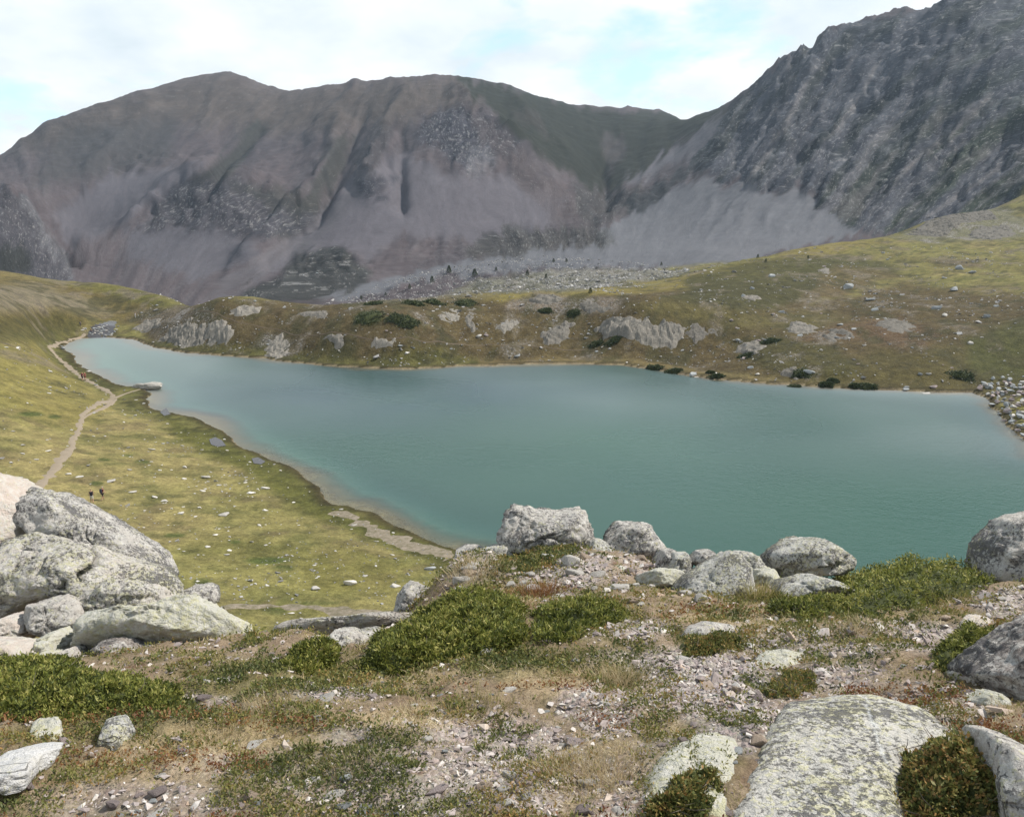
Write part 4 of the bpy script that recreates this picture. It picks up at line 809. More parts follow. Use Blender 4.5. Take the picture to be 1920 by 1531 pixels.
BO('boulder', 'greenish grey slab just behind the white quartz rock', [(50,1400),(60,1375),(95,1360),(120,1365),(115,1395),(80,1402)], level=4, depth=.15, mat=M_b5, seed=55, q=3, plane=(31.2, 2.7, 0, -.3))
BO('boulder', 'pale lichened stone in green cover right of the quartz rock', [(182,1402),(195,1375),(225,1366),(255,1375),(245,1395),(210,1405)], level=5, depth=.16, mat=M_b7, seed=56, q=2.6, plane=(31.2, 2.7, 0, -.3))
BO('boulder', 'cracked white block with a split down its middle, behind the long heath strip', [(370,1300),(395,1275),(440,1268),(452,1300),(448,1312),(410,1312)], 3.55, .2, 5, M_b1, 57, .4)
BO('boulder', 'low lichened rock under the centre of the rim', [(1120,1080),(1135,1062),(1170,1060),(1185,1078),(1160,1095),(1130,1095)], 6.1, .3, 4, M_b5, 58, .5)
BO('boulder', 'crumbling pale rock on the rim right of the dome-shaped boulder', [(1250,1065),(1258,1035),(1285,1035),(1300,1055),(1290,1075),(1262,1078)], 6.4, .4, 4, M_b7, 59, .3)
BO('boulder', 'flaky pale rock patch right of the rim, in front of the right juniper', [(1800,1185),(1815,1165),(1850,1160),(1865,1180),(1835,1192)], level=4, depth=.15, mat=M_b3, seed=60, plane=(30.9, 4.2, 0, -.2))

# ------------------------------------------------------------------ stones: angular chips from hulls
def hull(seed, n=13, flat=.55, bev=0.0):
    rs = np.random.RandomState(seed); bm = bmesh.new()
    for _ in range(n):
        p = rs.normal(size=3); p /= np.linalg.norm(p) * rs.uniform(1, 1.35); bm.verts.new((p[0], p[1] * rs.uniform(.6, 1), p[2] * flat))
    g = bmesh.ops.convex_hull(bm, input=bm.verts[:]); bmesh.ops.delete(bm, geom=[e for e in g['geom_interior'] if isinstance(e, bmesh.types.BMVert)], context='VERTS')
    if bev > 0:
        bmesh.ops.dissolve_limit(bm, angle_limit=.3, verts=bm.verts[:], edges=bm.edges[:])
        bmesh.ops.bevel(bm, geom=bm.edges[:], offset=bev, segments=1, affect='EDGES', profile=.6)
    bmesh.ops.triangulate(bm, faces=bm.faces[:]); bm.verts.ensure_lookup_table(); bm.verts.index_update()
    V = np.array([v.co[:] for v in bm.verts]); Fc = np.array([[v.index for v in f.verts] for f in bm.faces]); bm.free(); return V, Fc
CH = [hull(200 + i, 9, .42) for i in range(12)]
ST = [hull(300 + i, 14, .5, .06) for i in range(10)]
M_s = [plain_rock('pale_stone', (.46, .43, .39), (.56, .53, .49), 2), plain_rock('mauve_stone', (.25, .20, .19), (.33, .28, .27), 2), plain_rock('grey_stone', (.25, .26, .26), (.36, .37, .37), 2), plain_rock('tan_stone', (.36, .27, .20), (.44, .36, .29), 2)]
STM = {}
PCOL = ['pale', 'mauve', 'grey', 'tan']
def ledge_zone(u, v):
    if v > 1440: return 'near the bottom of the picture, ' + ('left of the gravel' if u < 560 else 'in the lower gravel' if u < 1100 else 'around the yellow slab')
    if u > 1390: return 'on the right half of the ledge above the yellow slab'
    if 1130 < u: return 'on the purple gravel left of the flat lichened rock'
    if v < 1180: return 'on the slope just under the rim boulders'
    return 'in the heath and gravel in front of the central juniper' if u > 560 else 'in the turf below the left boulder pile'
def meadow_zone(u, v):
    if v < 780: return 'beside the winding path and the lake head'
    if v > 1080: return 'at the foot of the ledge'
    if u < 150: return 'left of the winding path'
    if u > 520: return 'on the strip of meadow nearest the shore'
    return 'beyond the two hikers' if v < 930 else 'between the two hikers and the ledge'
def hill_zone(u, v):
    if u < 620: return 'on the left end of the knoll'
    if u < 1000: return 'on the knoll slope above the far shore'
    if u < 1330: return 'around the ribbed cliff on the far bank'
    if v > 690: return 'low on the right bank near the water'
    return 'on the upper right hillside' if v < 580 else 'on the brown right bank'
def stone_mesh(k, mi):
    if (k, mi) not in STM: STM[(k, mi)] = mesh('stone', ST[k][0], ST[k][1], False, None, M_s[mi])
    return STM[(k, mi)]
def stone(g, u, v, w, mi, label, grp=None, hr=.5, cat='stone', name='stone', rz=None, k=None, sink=.25, pos=None, var=.3):
    x, y, z = g.hit(u, v) if pos is None else pos
    r = w / 2 / F_PX * y * 1.04; o = link(name, stone_mesh(random.randrange(10) if k is None else k, mi))
    o.location = (x, y, z + r * hr * (1 - 2 * sink) * .5); o.scale = (r, r * random.uniform(.6, .95), r * hr * 2 * random.uniform(1 - var, 1 + var))
    o.rotation_euler = (random.uniform(-.2, .2), random.uniform(-.2, .2), random.uniform(-.5, .5) if rz is None else rz)
    return tag(o, label, cat, grp)
NAMED = [(345,1410,62,1,'flat brown-grey stone lying on straw, left foreground',.25),(515,1450,45,2,'bluish grey slate leaning in the green mat',.35),(590,1250,38,3,'brown wedge stone standing at the foot of the juniper, left of centre',.9),
 (545,1243,20,0,'small pale upright stone left of the brown wedge stone',1.0),(915,1228,42,0,'white pointed stone at the front foot of the central juniper',1.0),(955,1295,44,0,'smooth pale oval stone in front of the central juniper',.45),
 (921,1302,20,2,'small bluish stone beside the smooth oval stone',.45),(825,1303,18,2,'dark grey stone with pale edge in the heath strip',.4),(777,1323,22,0,'chalk-white small stone below the dark grey one',.6),
 (722,1362,50,3,'flat pinkish stone among dead grass, centre left',.25),(778,1362,22,0,'yellowish lichened stone beside the flat pinkish one',.7),(801,1391,38,0,'five-sided pale stone in the gravel, below centre',.7),
 (761,1377,20,1,'small mauve stone left of the five-sided stone',.6),(1070,1482,55,3,'flat tan and white plate on the gravel, bottom centre',.2),(1025,1335,22,2,'grey chip cluster stone right of the dead grass',.5),
 (1046,1365,24,0,'pale blocky chip in the gravel below centre',.5),(1205,1180,30,2,'flat grey slate high on the gravel near the rim',.3),(1078,1240,28,0,'white chip at the edge of heath and gravel',.8),
 (1215,1295,70,3,'broad pale pink slab stone sunk in the purple gravel',.22),(1348,1220,34,0,'pale flat stone left of the low white rock',.4),(1380,1295,30,3,'orange-brown upright stone in the gravel',.9),
 (1455,1162,26,0,'white stone alone in the brown turf under the overhanging slab',.8),(1552,1262,34,0,'white-rimmed stone right of the flat lichened rock',.5),(1620,1335,22,1,'dark plate stone above the yellow slab',.4),
 (1882,1123,34,0,'thin white plate at the right edge below the rim boulder',.25),(1505,1222,26,0,'small pale stone behind the flat lichened rock',.6),(1435,1202,24,0,'pale chip on the turf right of the low white rock',.4),
 (1695,1248,24,2,'grey and black flake in the right-hand gravel',.3),(610,1310,60,0,'long pale stone in the dead grass, left of centre',.3),(480,1395,60,0,'long flat pale stone pushed into the green mat, left',.25),
 (470,1255,28,0,'flat white stone in front of the long pale flat rock',.3),(385,1280,26,0,'pale stone touching the left side of the cracked white block',.6),(485,1285,24,0,'round white stone right of the cracked white block',.7),
 (340,1478,28,0,'white stone in dark heath, bottom left',.5),(310,1490,34,0,'flat white stone beside it, bottom left',.25),(485,1505,26,2,'dark bluish stone, bottom left of centre',.6),(170,1420,22,3,'small brown stone right of the quartz rock',.8),
 (628,1360,18,0,'small white stone left of the flat pinkish one',.5),(685,1485,20,0,'white chip at bottom, left of the gravel centre',.5),(815,1490,30,0,'white flake in the bottom gravel',.3),(835,1475,22,2,'grey flake in the bottom gravel',.3),
 (720,1545,34,0,'pale stone cut by the bottom edge',.5),(905,1480,24,3,'small tan stone on the bottom gravel',.4),(1000,1520,26,1,'mauve shard near the bottom centre',.3),(1160,1520,40,0,'pale stone at the bottom edge left of the half-buried pale rock',.4),
 (1385,1240,24,0,'white chip in the gravel left of the flat lichened rock',.4),(1590,1292,26,3,'pinkish chip above the yellow slab',.3),(1530,1278,34,0,'pale plate above the yellow slab edge',.3),(1490,1165,20,1,'mauve chip in the brown turf',.5),
 (985,1110,20,2,'upright grey splinter stone on the rim slope',1.4),(1048,1118,26,0,'white block on the rim slope under the wedge rock',.8),(1100,1140,60,2,'flat greenish stone half covered by low juniper',.25),(1190,1128,30,3,'brown block at the left foot of the tall pointed boulder',.7),
 (905,1205,20,0,'pale chip in the juniper just above the white pointed stone',.6),(1290,1245,20,0,'pale chip at the top of the purple gravel',.4),(1640,1215,28,0,'pale plate in the path of gravel, right',.25),
 (1495,1270,22,0,'pale chip right behind the flat lichened rock',.4),(655,1270,16,0,'chalky pebble left of the juniper foot',.6),(445,1510,40,1,'mauve stone at bottom left of centre',.4),(540,1390,16,0,'tiny white stone in the green mat',.6)]
for u, v, w, mi, lb, hr in NAMED: stone(nearg, u, v, w, mi, lb, None, hr * .8)
# further loose stones on the ledge, each its own object
used_pts = [(p[0], p[1]) for p in NAMED]; cnt = 0
while cnt < 215:
    u = random.uniform(10, 1900); v = 1531 - 430 * random.random() ** 1.3
    x, y, z = nearg.hit(u, v)
    if y > 7.6 or y < 1.8: continue
    s_, g_, w_, _, _ = fields_at(np.array([x]), np.array([y]), np.array([z]))
    if random.random() > .3 + .7 * s_[0]: continue
    size_m = random.choice([.025, .03, .035, .045, .06, .08]) * random.uniform(.8, 1.3)
    mi = random.choice([0, 0, 1, 1, 2, 3])
    stone(nearg, u, v, size_m * F_PX / y, mi, 'small loose %s stone %s' % (PCOL[mi], ledge_zone(u, v)), 'loose stones on the ledge', random.uniform(.3, .6), pos=(x, y, z)); cnt += 1

n = 0
while n < 34:
    u, v = random.uniform(850, 1430), random.uniform(1042, 1135); x, y, z = nearg.hit(u, v)
    if y > 7.6: continue
    mi = random.choice([0, 0, 3, 2]); stone(nearg, u, v, random.uniform(.07, .2) * F_PX / y, mi, '%s angular block on the rocky slope %s' % (PCOL[mi], 'left of the wedge-shaped rock' if u < 1030 else 'between wedge rock and tall pointed boulder' if u < 1270 else 'around the tall pointed boulder'), 'blocks on the slope below the rim', random.uniform(.4, .7), name='rock', cat='rock', pos=(x, y, z)); n += 1
# gravel as stuff
def near_scatter(n, ymin, ymax, power=0.0, amax=.72):
    """points spread evenly in the picture-facing wedge of the ledge (uniform per square metre, thinned with distance by power)"""
    n = int(n * 1.0); y = np.exp(rng.uniform(math.log(ymin), math.log(ymax), n))
    a = np.where(rng.random(n) < .82, rng.uniform(-amax, amax, n), rng.choice([-1, 1], n) * rng.uniform(amax, 1.45, n)); x = a * y
    return x, y, nearg.z(x, y)
def on_ledge(x, y, z):      # drop what lies beyond the rim
    u, v = proj(x, y, z); gx_ = (nearg.z(x, y + .15) - z) / .15
    return (gx_ > -.9) & (y < 8.6)
x, y, z = near_scatter(500000, 1.6, 8.2, 1)
s_, g_, w_, u, v = fields_at(x, y, z)
pr = (.10 + .90 * s_ ** 1.2) * (1 - .55 * g_) * (.35 + .65 * sst(-.3, .4, fbm(x / .12, y / .12, 3, 121))); pr = pr * np.clip((y / 4), .45, 1)
k = (rng.random(len(x)) < pr * .62) & on_ledge(x, y, z); x, y, z = x[k], y[k], z[k]
k = np.arange(min(len(x), 18500)); x, y, z = x[k], y[k], z[k]; n = len(x)
size = np.exp(rng.normal(math.log(.0085), .55, n)) * np.clip(y / 3.0, .8, 1.9)
S = np.stack([size, size * rng.uniform(.6, 1, n), size * rng.uniform(.6, 1.1, n)], 1)
Mr = rotm(rng.normal(0, .35, n), rng.normal(0, .35, n), rng.uniform(0, 6.28, n))
P = np.stack([x, y, z + size * .22], 1)
V_, F_, A_ = tile(CH, rng.integers(0, len(CH), n), P, Mr, S, rng.random(n))
t = NT('gravel_chips'); r = t.n('ValToRGB'); e = r.color_ramp.elements; e.new(.3); e.new(.6); e.new(.85)
for i, c in enumerate([(.20, .165, .155), (.33, .28, .265), (.43, .38, .355), (.56, .52, .48), (.36, .26, .19)]): e[i].position = [0, .3, .62, .92, 1][i]; e[i].color = (*c, 1)
t.l(t.attr('lc'), r.inputs[0]); t.principled(t.mix(.5, r.outputs[0], t.ramp(t.noise(t.pos(), 140, 4), .3, .7, (.6, .6, .6), (1.3, 1.3, 1.3)), 'MULTIPLY'), .9, None, .15)
tag(link('gravel', mesh('gravel', V_, F_, False, {'lc': A_}, t.m)), 'loose purple-grey gravel chips covering the bare patches of the ledge', 'gravel', None, 'stuff')

# ------------------------------------------------------------------ plants
M_jun = leaf_mat('juniper_needles', [(.040, .052, .014), (.115, .135, .028), (.225, .235, .050), (.34, .31, .095)], .28)
M_heath = leaf_mat('heath_leaves', [(.060, .075, .028), (.13, .145, .042), (.22, .20, .062), (.33, .20, .075)], .3)
M_red = leaf_mat('reddened_leaves', [(.14, .05, .028), (.21, .09, .040), (.27, .15, .06), (.20, .17, .06)], .3)
M_straw = leaf_mat('dead_grass_blades', [(.28, .18, .10), (.42, .32, .18), (.54, .45, .28), (.64, .56, .38)], .3, rough=.7)
M_gblade = leaf_mat('green_grass_blades', [(.13, .14, .04), (.24, .22, .07), (.36, .31, .12), (.48, .40, .21)], .35)
M_core = flat_mat('dead_twigs_and_litter', (.045, .052, .016)); M_twig = flat_mat('grey_twigs', (.17, .14, .11))
def leaf_arrays(P, D, L, W, lc):
    n = len(P); D = D / np.linalg.norm(D, axis=1)[:, None]
    S = np.cross(D, rng.normal(size=(n, 3))); S /= np.linalg.norm(S, axis=1)[:, None] + 1e-9
    mid = P + D * (L * .5)[:, None]
    V = np.stack([P, mid + S * (W / 2)[:, None], P + D * L[:, None], mid - S * (W / 2)[:, None]], 1).reshape(-1, 3)
    return V, np.arange(n * 4).reshape(-1, 4), np.repeat(lc, 4)
def blades(P, D, L, W, lc, bend=.5):
    n = len(P); D = D / np.linalg.norm(D, axis=1)[:, None]; B = rng.normal(size=(n, 3)); B[:, 2] = -.3
    S = np.cross(D, B); S /= np.linalg.norm(S, axis=1)[:, None] + 1e-9
    m = P + D * (L * .55)[:, None]; t_ = P + D * L[:, None] + B * (L * bend * .35)[:, None]
    V = np.stack([P - S * W[:, None] / 2, P + S * W[:, None] / 2, m + S * W[:, None] * .35, m - S * W[:, None] * .35, t_], 1).reshape(-1, 3)
    b = np.arange(n)[:, None] * 5
    return V, [b + np.array([[0, 1, 2, 3]]), b + np.array([[3, 2, 4]])], np.repeat(lc, 5)

def mound(name, label, poly, gnd, height, nsp, leafL, leafW, mat, cat, seed, nleaf=6, core=M_core, flatness=.5, clump=.10, spread=.9, twigs=0, group=None):
    """low spreading shrub: footprint traced on the ground, domed, made of leafy sprays round a twiggy heart"""
    pts = np.array([gnd.hit(*p)[:2] for p in poly]); rs = np.random.default_rng(seed)
    lo, hi = pts.min(0), pts.max(0); diag = np.linalg.norm(hi - lo); base = np.array([*pts.mean(0), 0]); base[2] = float(gnd.z(base[0], base[1]))
    root = link(name, None, None, base); tag(root, label, cat, group)
    def hgt(x, y):
        d = poly_sd(x, y, pts); dn = np.clip(d / (diag * .28), 0, 1)
        n = fbm(x / (clump * 2.4), y / (clump * 2.4), 3, seed)
        return d, height * (1 - (1 - dn) ** 2.2) ** flatness * (1 + .32 * n) + height * .30 * (ridged(x / clump, y / clump, 3, seed + 3) - .3)
    m = int(nsp * 3); x = rs.uniform(lo[0], hi[0], m); y = rs.uniform(lo[1], hi[1], m)
    d, h = hgt(x + .05 * fbm(x * 6, y * 6, 2, seed), y); k = np.where((d > -.01) & ((fbm(x / .11, y / .11, 3, seed + 21) > -.42) | (rs.random(m) < .25)))[0][:nsp]; x, y, h, d = x[k], y[k], h[k], d[k]
    n = len(x); z = gnd.z(x, y); lev = 1 - rs.random(n) ** 2.2 * .55; zz = z + np.maximum(h, .01) * lev
    # outward lean from the dome's gradient
    e = .03; _, hx = hgt(x + e, y); _, hy = hgt(x, y + e); _, h0 = hgt(x, y)
    G = np.stack([-(hx - h0) / e, -(hy - h0) / e, np.full(n, .9)], 1); G /= np.linalg.norm(G, axis=1)[:, None]
    P = np.repeat(np.stack([x, y, zz], 1), nleaf, 0); G = np.repeat(G, nleaf, 0); N = len(P)
    D = G + rs.normal(size=(N, 3)) * spread; L = leafL * rs.uniform(.6, 1.3, N); W = leafW * rs.uniform(.7, 1.3, N)
    P = P + rs.normal(size=(N, 3)) * leafL * .35
    lc = np.clip(np.repeat(.42 + .32 * rs.normal(size=n) + .25 * (lev - .8) * 4 * .25, nleaf) + .1 * rs.normal(size=N) + .22 * fbm(P[:, 0] / .18, P[:, 1] / .18, 3, seed + 8), 0, 1)
    V, Fc, A_ = leaf_arrays(P - base, D, L, W, lc)
    link('foliage', mesh('foliage', V, Fc, False, {'lc': A_}, mat), root)
    nt = max(60, nsp // 60); j = rs.integers(0, n, nt); tp = np.stack([x[j], y[j], zz[j]], 1) - base; tp[:, 2] -= .01
    V, Fc, A_ = blades(tp, np.stack([rs.normal(size=nt), rs.normal(size=nt), np.full(nt, .5)], 1), rs.uniform(.04, .11, nt), np.full(nt, .0035), rs.random(nt), .4)
    tag(link('twigs', mesh('twigs', V, Fc, False, {'lc': A_}, M_twig), root), kind='stuff')
    # heart
    gx_ = np.linspace(lo[0] - .02, hi[0] + .02, 48); gy_ = np.linspace(lo[1] - .02, hi[1] + .02, 40); GX_, GY_ = np.meshgrid(gx_, gy_)
    d, h = hgt(GX_, GY_); hz = gnd.z(GX_, GY_) + np.where(d > 0, np.maximum(h, 0) * .72 - .008, -.05 * 1)
    f = gridfaces(40, 48); f = f[(d.ravel()[f].max(1) > 0)]; us = np.unique(f); rm2 = np.full(GX_.size, -1); rm2[us] = np.arange(len(us))
    link('stems', mesh('stems', np.stack([GX_.ravel(), GY_.ravel(), hz.ravel()], 1)[us] - base, rm2[f], True, None, core), root)
    return root
mound('juniper_bush', 'large spreading juniper in the middle of the ledge, behind the white pointed stone', [(670,1262),(700,1220),(740,1190),(810,1152),(860,1135),(930,1132),(980,1148),(990,1185),(970,1210),(900,1232),(790,1254),(720,1268)], nearg, .14, 10000, .026, .0078, M_jun, 'shrub', 501, nleaf=7)
mound('juniper_bush', 'bright domed juniper on the rim at the right, against the lake', [(1575,1140),(1570,1090),(1600,1065),(1700,1062),(1800,1068),(1855,1088),(1850,1110),(1760,1135),(1660,1155),(1590,1158)], nearg, .30, 13500, .029, .0088, M_jun, 'shrub', 502, flatness=.6)
mound('juniper_bush', 'low juniper along the left edge in front of the boulder pile', [(-80,1345),(-80,1262),(0,1255),(90,1250),(160,1258),(260,1285),(340,1310),(330,1335),(200,1342),(60,1352)], nearg, .09, 9000, .022, .0068, M_jun, 'shrub', 503)
mound('juniper_bush', 'small juniper on the rim slope right of the large spreading one', [(1005,1205),(1010,1165),(1040,1140),(1100,1132),(1165,1140),(1180,1160),(1120,1180),(1060,1205)], nearg, .065, 2200, .028, .008, M_jun, 'shrub', 504)
mound('juniper_bush', 'juniper tuft behind the tip of the long pale flat rock', [(415,1185),(420,1160),(450,1150),(485,1165),(500,1195),(460,1205)], nearg, .16, 1500, .028, .008, M_jun, 'shrub', 505)
mound('juniper_bush', 'dark juniper between the white cracked block and the long pale boulder', [(530,1250),(545,1225),(590,1212),(620,1218),(640,1245),(600,1262),(550,1262)], nearg, .07, 1300, .026, .008, M_jun, 'shrub', 506)
mound('juniper_bush', 'juniper in front of the big sloping boulder at the right', [(1745,1250),(1760,1225),(1800,1205),(1850,1198),(1880,1205),(1830,1235),(1790,1262)], nearg, .12, 2600, .020, .006, M_jun, 'shrub', 507)
mound('juniper_bush', 'dark juniper growing under the overhanging slab, left of the domed one', [(1440,1150),(1460,1130),(1520,1128),(1600,1140),(1600,1165),(1500,1165)], nearg, .06, 1100, .026, .008, M_jun, 'shrub', 508)
mound('leafy_shrub', 'small-leaved shrub growing through the rock in the bottom right corner', [(1685,1470),(1710,1425),(1760,1405),(1800,1425),(1850,1410),(1890,1440),(1900,1500),(1850,1531),(1740,1560),(1700,1520)], nearg, .10, 4200, .015, .008, M_heath, 'shrub', 509, 5, spread=.9, flatness=.9, clump=.06)
mound('leafy_shrub', 'dark small-leaved shrub on the pale rock left of the yellow slab', [(1215,1531),(1240,1490),(1290,1465),(1340,1470),(1330,1500),(1290,1540),(1240,1560)], nearg, .09, 2200, .015, .008, M_heath, 'shrub', 510, 5, spread=.9, flatness=.9, clump=.06)
mound('leafy_shrub', 'olive mat shrub on top of the rim behind the wedge rock', [(900,1085),(930,1045),(980,1030),(1050,1025),(1085,1035),(1040,1060),(960,1095)], nearg, .06, 2200, .024, .011, M_heath, 'shrub', 511, 5, spread=.9)
mound('leafy_shrub', 'green leafy mat in front of the low white rock, right of centre', [(1268,1235),(1270,1208),(1320,1200),(1380,1200),(1395,1215),(1330,1228)], nearg, .05, 1700, .014, .008, M_heath, 'shrub', 512, 5, spread=.9)
mound('leafy_shrub', 'light green leafy mat beside the flat lichened rock', [(1430,1310),(1440,1278),(1480,1262),(1530,1262),(1520,1290),(1470,1312)], nearg, .035, 1300, .013, .007, M_heath, 'shrub', 513, 5, spread=.9)

def carpet(name, label, n0, prob, L, W, hmax, mat, cat, kind='leaf', seed=1, nper=4, cap=40000, dirup=.8, spread=.8):
    x, y, z = near_scatter(n0, 1.75, 8.0, 1)
    s_, g_, w_, u, v = fields_at(x, y, z); pr = prob(s_, g_, w_, x, y, u, v)
    k = (rng.random(n0) < pr) & on_ledge(x, y, z); x, y, z = x[k][:cap], y[k][:cap], z[k][:cap]; n = len(x); N = n * nper
    sc_ = np.repeat(np.clip(y / 2.6, .85, 2.3), nper)
    P = np.repeat(np.stack([x, y, z], 1), nper, 0); P[:, :2] += rng.normal(size=(N, 2)) * .008 * sc_[:, None]
    if kind == 'leaf': P[:, 2] += rng.random(N) * hmax
    else: P[:, 2] -= .004
    D = np.stack([rng.normal(size=N) * spread, rng.normal(size=N) * spread, np.full(N, dirup)], 1)
    Ls = L * rng.uniform(.55, 1.4, N) * sc_ ** .6; Ws = W * rng.uniform(.7, 1.3, N) * sc_
    lc = np.clip(.45 + .2 * rng.normal(size=N) + np.repeat(.35 * fbm(x / .25, y / .25, 3, seed), nper), 0, 1)
    if kind == 'leaf': V, Fc, A_ = leaf_arrays(P, D, Ls, Ws, lc)
    else: V, Fc, A_ = blades(P, D, Ls, Ws, lc)
    tag(link(name, mesh(name, V, Fc, False, {'lc': A_}, mat)), label, cat, None, 'stuff')
carpet('heath_cover', 'low green heath carpet between the stones of the ledge', 110000, lambda s, g, w, x, y, u, v: (.06 + g * 1.1) * sst(-.45, .1, fbm(x / .2, y / .2, 3, 131)), .013, .0065, .024, M_heath, 'ground cover', cap=42000, nper=4)
carpet('sparse_turf', 'thin greenish turf between gravel and heath on the ledge', 90000, lambda s, g, w, x, y, u, v: (1 - s * .85) * .5 * sst(-.2, .4, fbm(x / .16, y / .16, 3, 132)), .020, .0022, .01, M_gblade, 'turf', 'blade', 2, 4, 32000, 1.0, .9)
carpet('dead_grass', 'straw-coloured dead grass lying over the ledge', 90000, lambda s, g, w, x, y, u, v: (.08 + w) * (1 - .6 * s) * sst(-.35, .3, fbm(x / .14, y / .14, 3, 133)), .030, .0020, .01, M_straw, 'dead grass', 'blade', 3, 4, 32000, .55, 1.0)
RED = [(1700,1310,110,22,1),(1840,1390,90,30,.9),(230,1340,220,22,.5),(520,1360,120,14,.5),(450,1440,60,16,.8),(1150,1350,60,20,.4),(1000,1290,120,10,.4),(60,1350,90,20,.7),(300,1430,200,22,.45),(1330,1150,120,14,.4)]
carpet('reddened_heath', 'rust-red autumn heath leaves in patches on the ledge', 40000, lambda s, g, w, x, y, u, v: field(RED, u, v, 134) * 1.3, .012, .0065, .024, M_red, 'ground cover', 'leaf', 4, 5, 12000)

def tuft(u, v, hpx, n, mat, label, wid=.05, name='grass_tuft', gnd=None):
    gnd = gnd or nearg; x, y, z = gnd.hit(u, v); h = hpx / F_PX * y; root = link(name, None, None, (x, y, z)); tag(root, label, 'grass tuft')
    P = np.stack([rng.normal(size=n) * wid, rng.normal(size=n) * wid * .8, np.zeros(n)], 1); P[:, 2] = gnd.z(P[:, 0] + x, P[:, 1] + y) - z - .006
    D = np.stack([P[:, 0] / wid * .3 + rng.normal(size=n) * .25, P[:, 1] / wid * .3 + rng.normal(size=n) * .25, np.ones(n)], 1)
    V, Fc, A_ = blades(P, D, h * rng.uniform(.45, 1.1, n), np.full(n, .0016) * max(1, y / 3), np.clip(rng.normal(.5, .2, n), 0, 1), .5)
    tag(link('blades', mesh('blades', V, Fc, False, {'lc': A_}, mat), root), kind='stuff')
tuft(1110, 1455, 50, 900, M_straw, 'wide rusty dead grass clump in the bottom middle, left of the dark shrub', .10)
tuft(1060, 1440, 40, 500, M_straw, 'dry grass clump left of the wide rusty one', .07)
tuft(1155, 1285, 55, 500, M_straw, 'pale seeding grass clump at the left edge of the purple gravel', .06)
tuft(1165, 1270, 40, 400, M_gblade, 'green-based grass clump behind the pale seeding one', .06)
tuft(1010, 1118, 40, 500, M_red, 'reddish grass clump on the rim slope below the wedge rock', .09)
tuft(890, 1075, 35, 400, M_straw, 'straw clump at the left end of the rim', .10)
tuft(500, 1330, 40, 350, M_straw, 'thin dead stalks standing in the heath, left of centre', .08)
tuft(395, 1385, 35, 350, M_straw, 'thin dead stalks above the brown-grey flat stone', .07)
tuft(1030, 955, 28, 60, M_gblade, 'thin green sprig growing on top of the flat-topped boulder', .05)
tuft(655, 1440, 36, 400, M_straw, 'straw clump in the dark heath, bottom left of centre', .07)
tuft(1425, 1120, 50, 350, M_gblade, 'grass clump between the tall pointed boulder and the overhanging slab', .07)
tuft(1870, 1085, 40, 350, M_straw, 'brown grass at the foot of the right-edge rim boulder', .09)
tuft(1610, 1180, 34, 500, M_straw, 'pale grass clump in front of the domed juniper', .10)
tuft(900, 1320, 34, 400, M_gblade, 'yellow-green grass clump right of the chalk-white stone', .07)
tuft(780, 1335, 30, 350, M_straw, 'straw clump between the heath strip and the pinkish flat stone', .08)
tuft(1770, 1130, 30, 400, M_gblade, 'grass clump along the front foot of the domed juniper', .10)

# ------------------------------------------------------------------ paths, ponds, stream
M_path = NT('trodden_earth'); _p = M_path.pos(); _c = M_path.mix(M_path.noise(_p, 1.2, 6, .7), (.17, .135, .095), (.29, .24, .18))
M_path.principled(_c, .95, M_path.bump(M_path.noise(_p, 6, 5), .5, .05)); M_path = M_path.m
M_mud = NT('dried_mud'); _p = M_mud.pos(); M_mud.principled(M_mud.mix(M_mud.ramp(M_mud.noise(_p, 1.6, 7, .75), .35, .65), (.10, .09, .05), (.26, .215, .17)), .95, M_mud.bump(M_mud.noise(_p, 5, 5), .6, .08)); M_mud = M_mud.m
def ribbon(name, pts, w, mat, lift=.05, gnd=midg, wn_=.25, step=.7, flatz=None):
    """a strip laid on the land; pts: (u, v) or (u, v, width)"""
    W = np.array([gnd.hit(p[0], p[1])[:2] for p in pts]); ws = np.array([p[2] if len(p) > 2 else w for p in pts])
    seg = np.r_[0, np.cumsum(np.linalg.norm(np.diff(W, axis=0), axis=1))]; n = max(8, int(seg[-1] / step)); s = np.linspace(0, seg[-1], n)
    x = np.interp(s, seg, W[:, 0]); y = np.interp(s, seg, W[:, 1]); ww = np.interp(s, seg, ws)
    for _ in range(6): x[1:-1] = (x[:-2] + 2 * x[1:-1] + x[2:]) / 4; y[1:-1] = (y[:-2] + 2 * y[1:-1] + y[2:]) / 4
    tx, ty = np.gradient(x), np.gradient(y); L = np.hypot(tx, ty) + 1e-9; nx, ny = -ty / L, tx / L; rows = []
    for q in (-1, -.5, 0, .5, 1):
        j = ww / 2 * q * (1 + wn_ * fbm(s / 1.1, s * 0 + (q > 0) * 9, 3, 55)); px, py = x + nx * j, y + ny * j
        rows.append(np.stack([px, py, gnd.z(px, py) + (lift if abs(q) < 1 else -.03)], 1))
    V = np.stack(rows, 1).reshape(-1, 3); return tag(link(name, mesh(name, V, gridfaces(n, 5), True, None, mat)), kind='structure')
ribbon('path', [(72,915,1.3),(100,880,1.2),(130,845,1.1),(146,810,1.0),(155,775,1.0),(185,757,1.2),(213,747,1.4),(208,737,1.4),(180,722,1.1),(150,705,1.3),(120,680,1.3),(97,658,1.3),(93,650,1.2),(110,643,1.2),(140,634,1.2),(160,626,1.0)], 1.5, M_path, wn_=.8)
ribbon('path', [(150,790,.7),(170,775,.7),(200,762,.9),(216,748,1.2)], .8, M_path)
ribbon('path', [(213,747,1.2),(235,738,.7),(262,730,.5)], .8, M_path)
ribbon('path', [(618,962,1.2),(650,966,1.6),(690,985,1.9),(740,1012,2.1),(790,1028,2.3),(850,1046,1.8)], 1.5, M_mud, wn_=1.3)
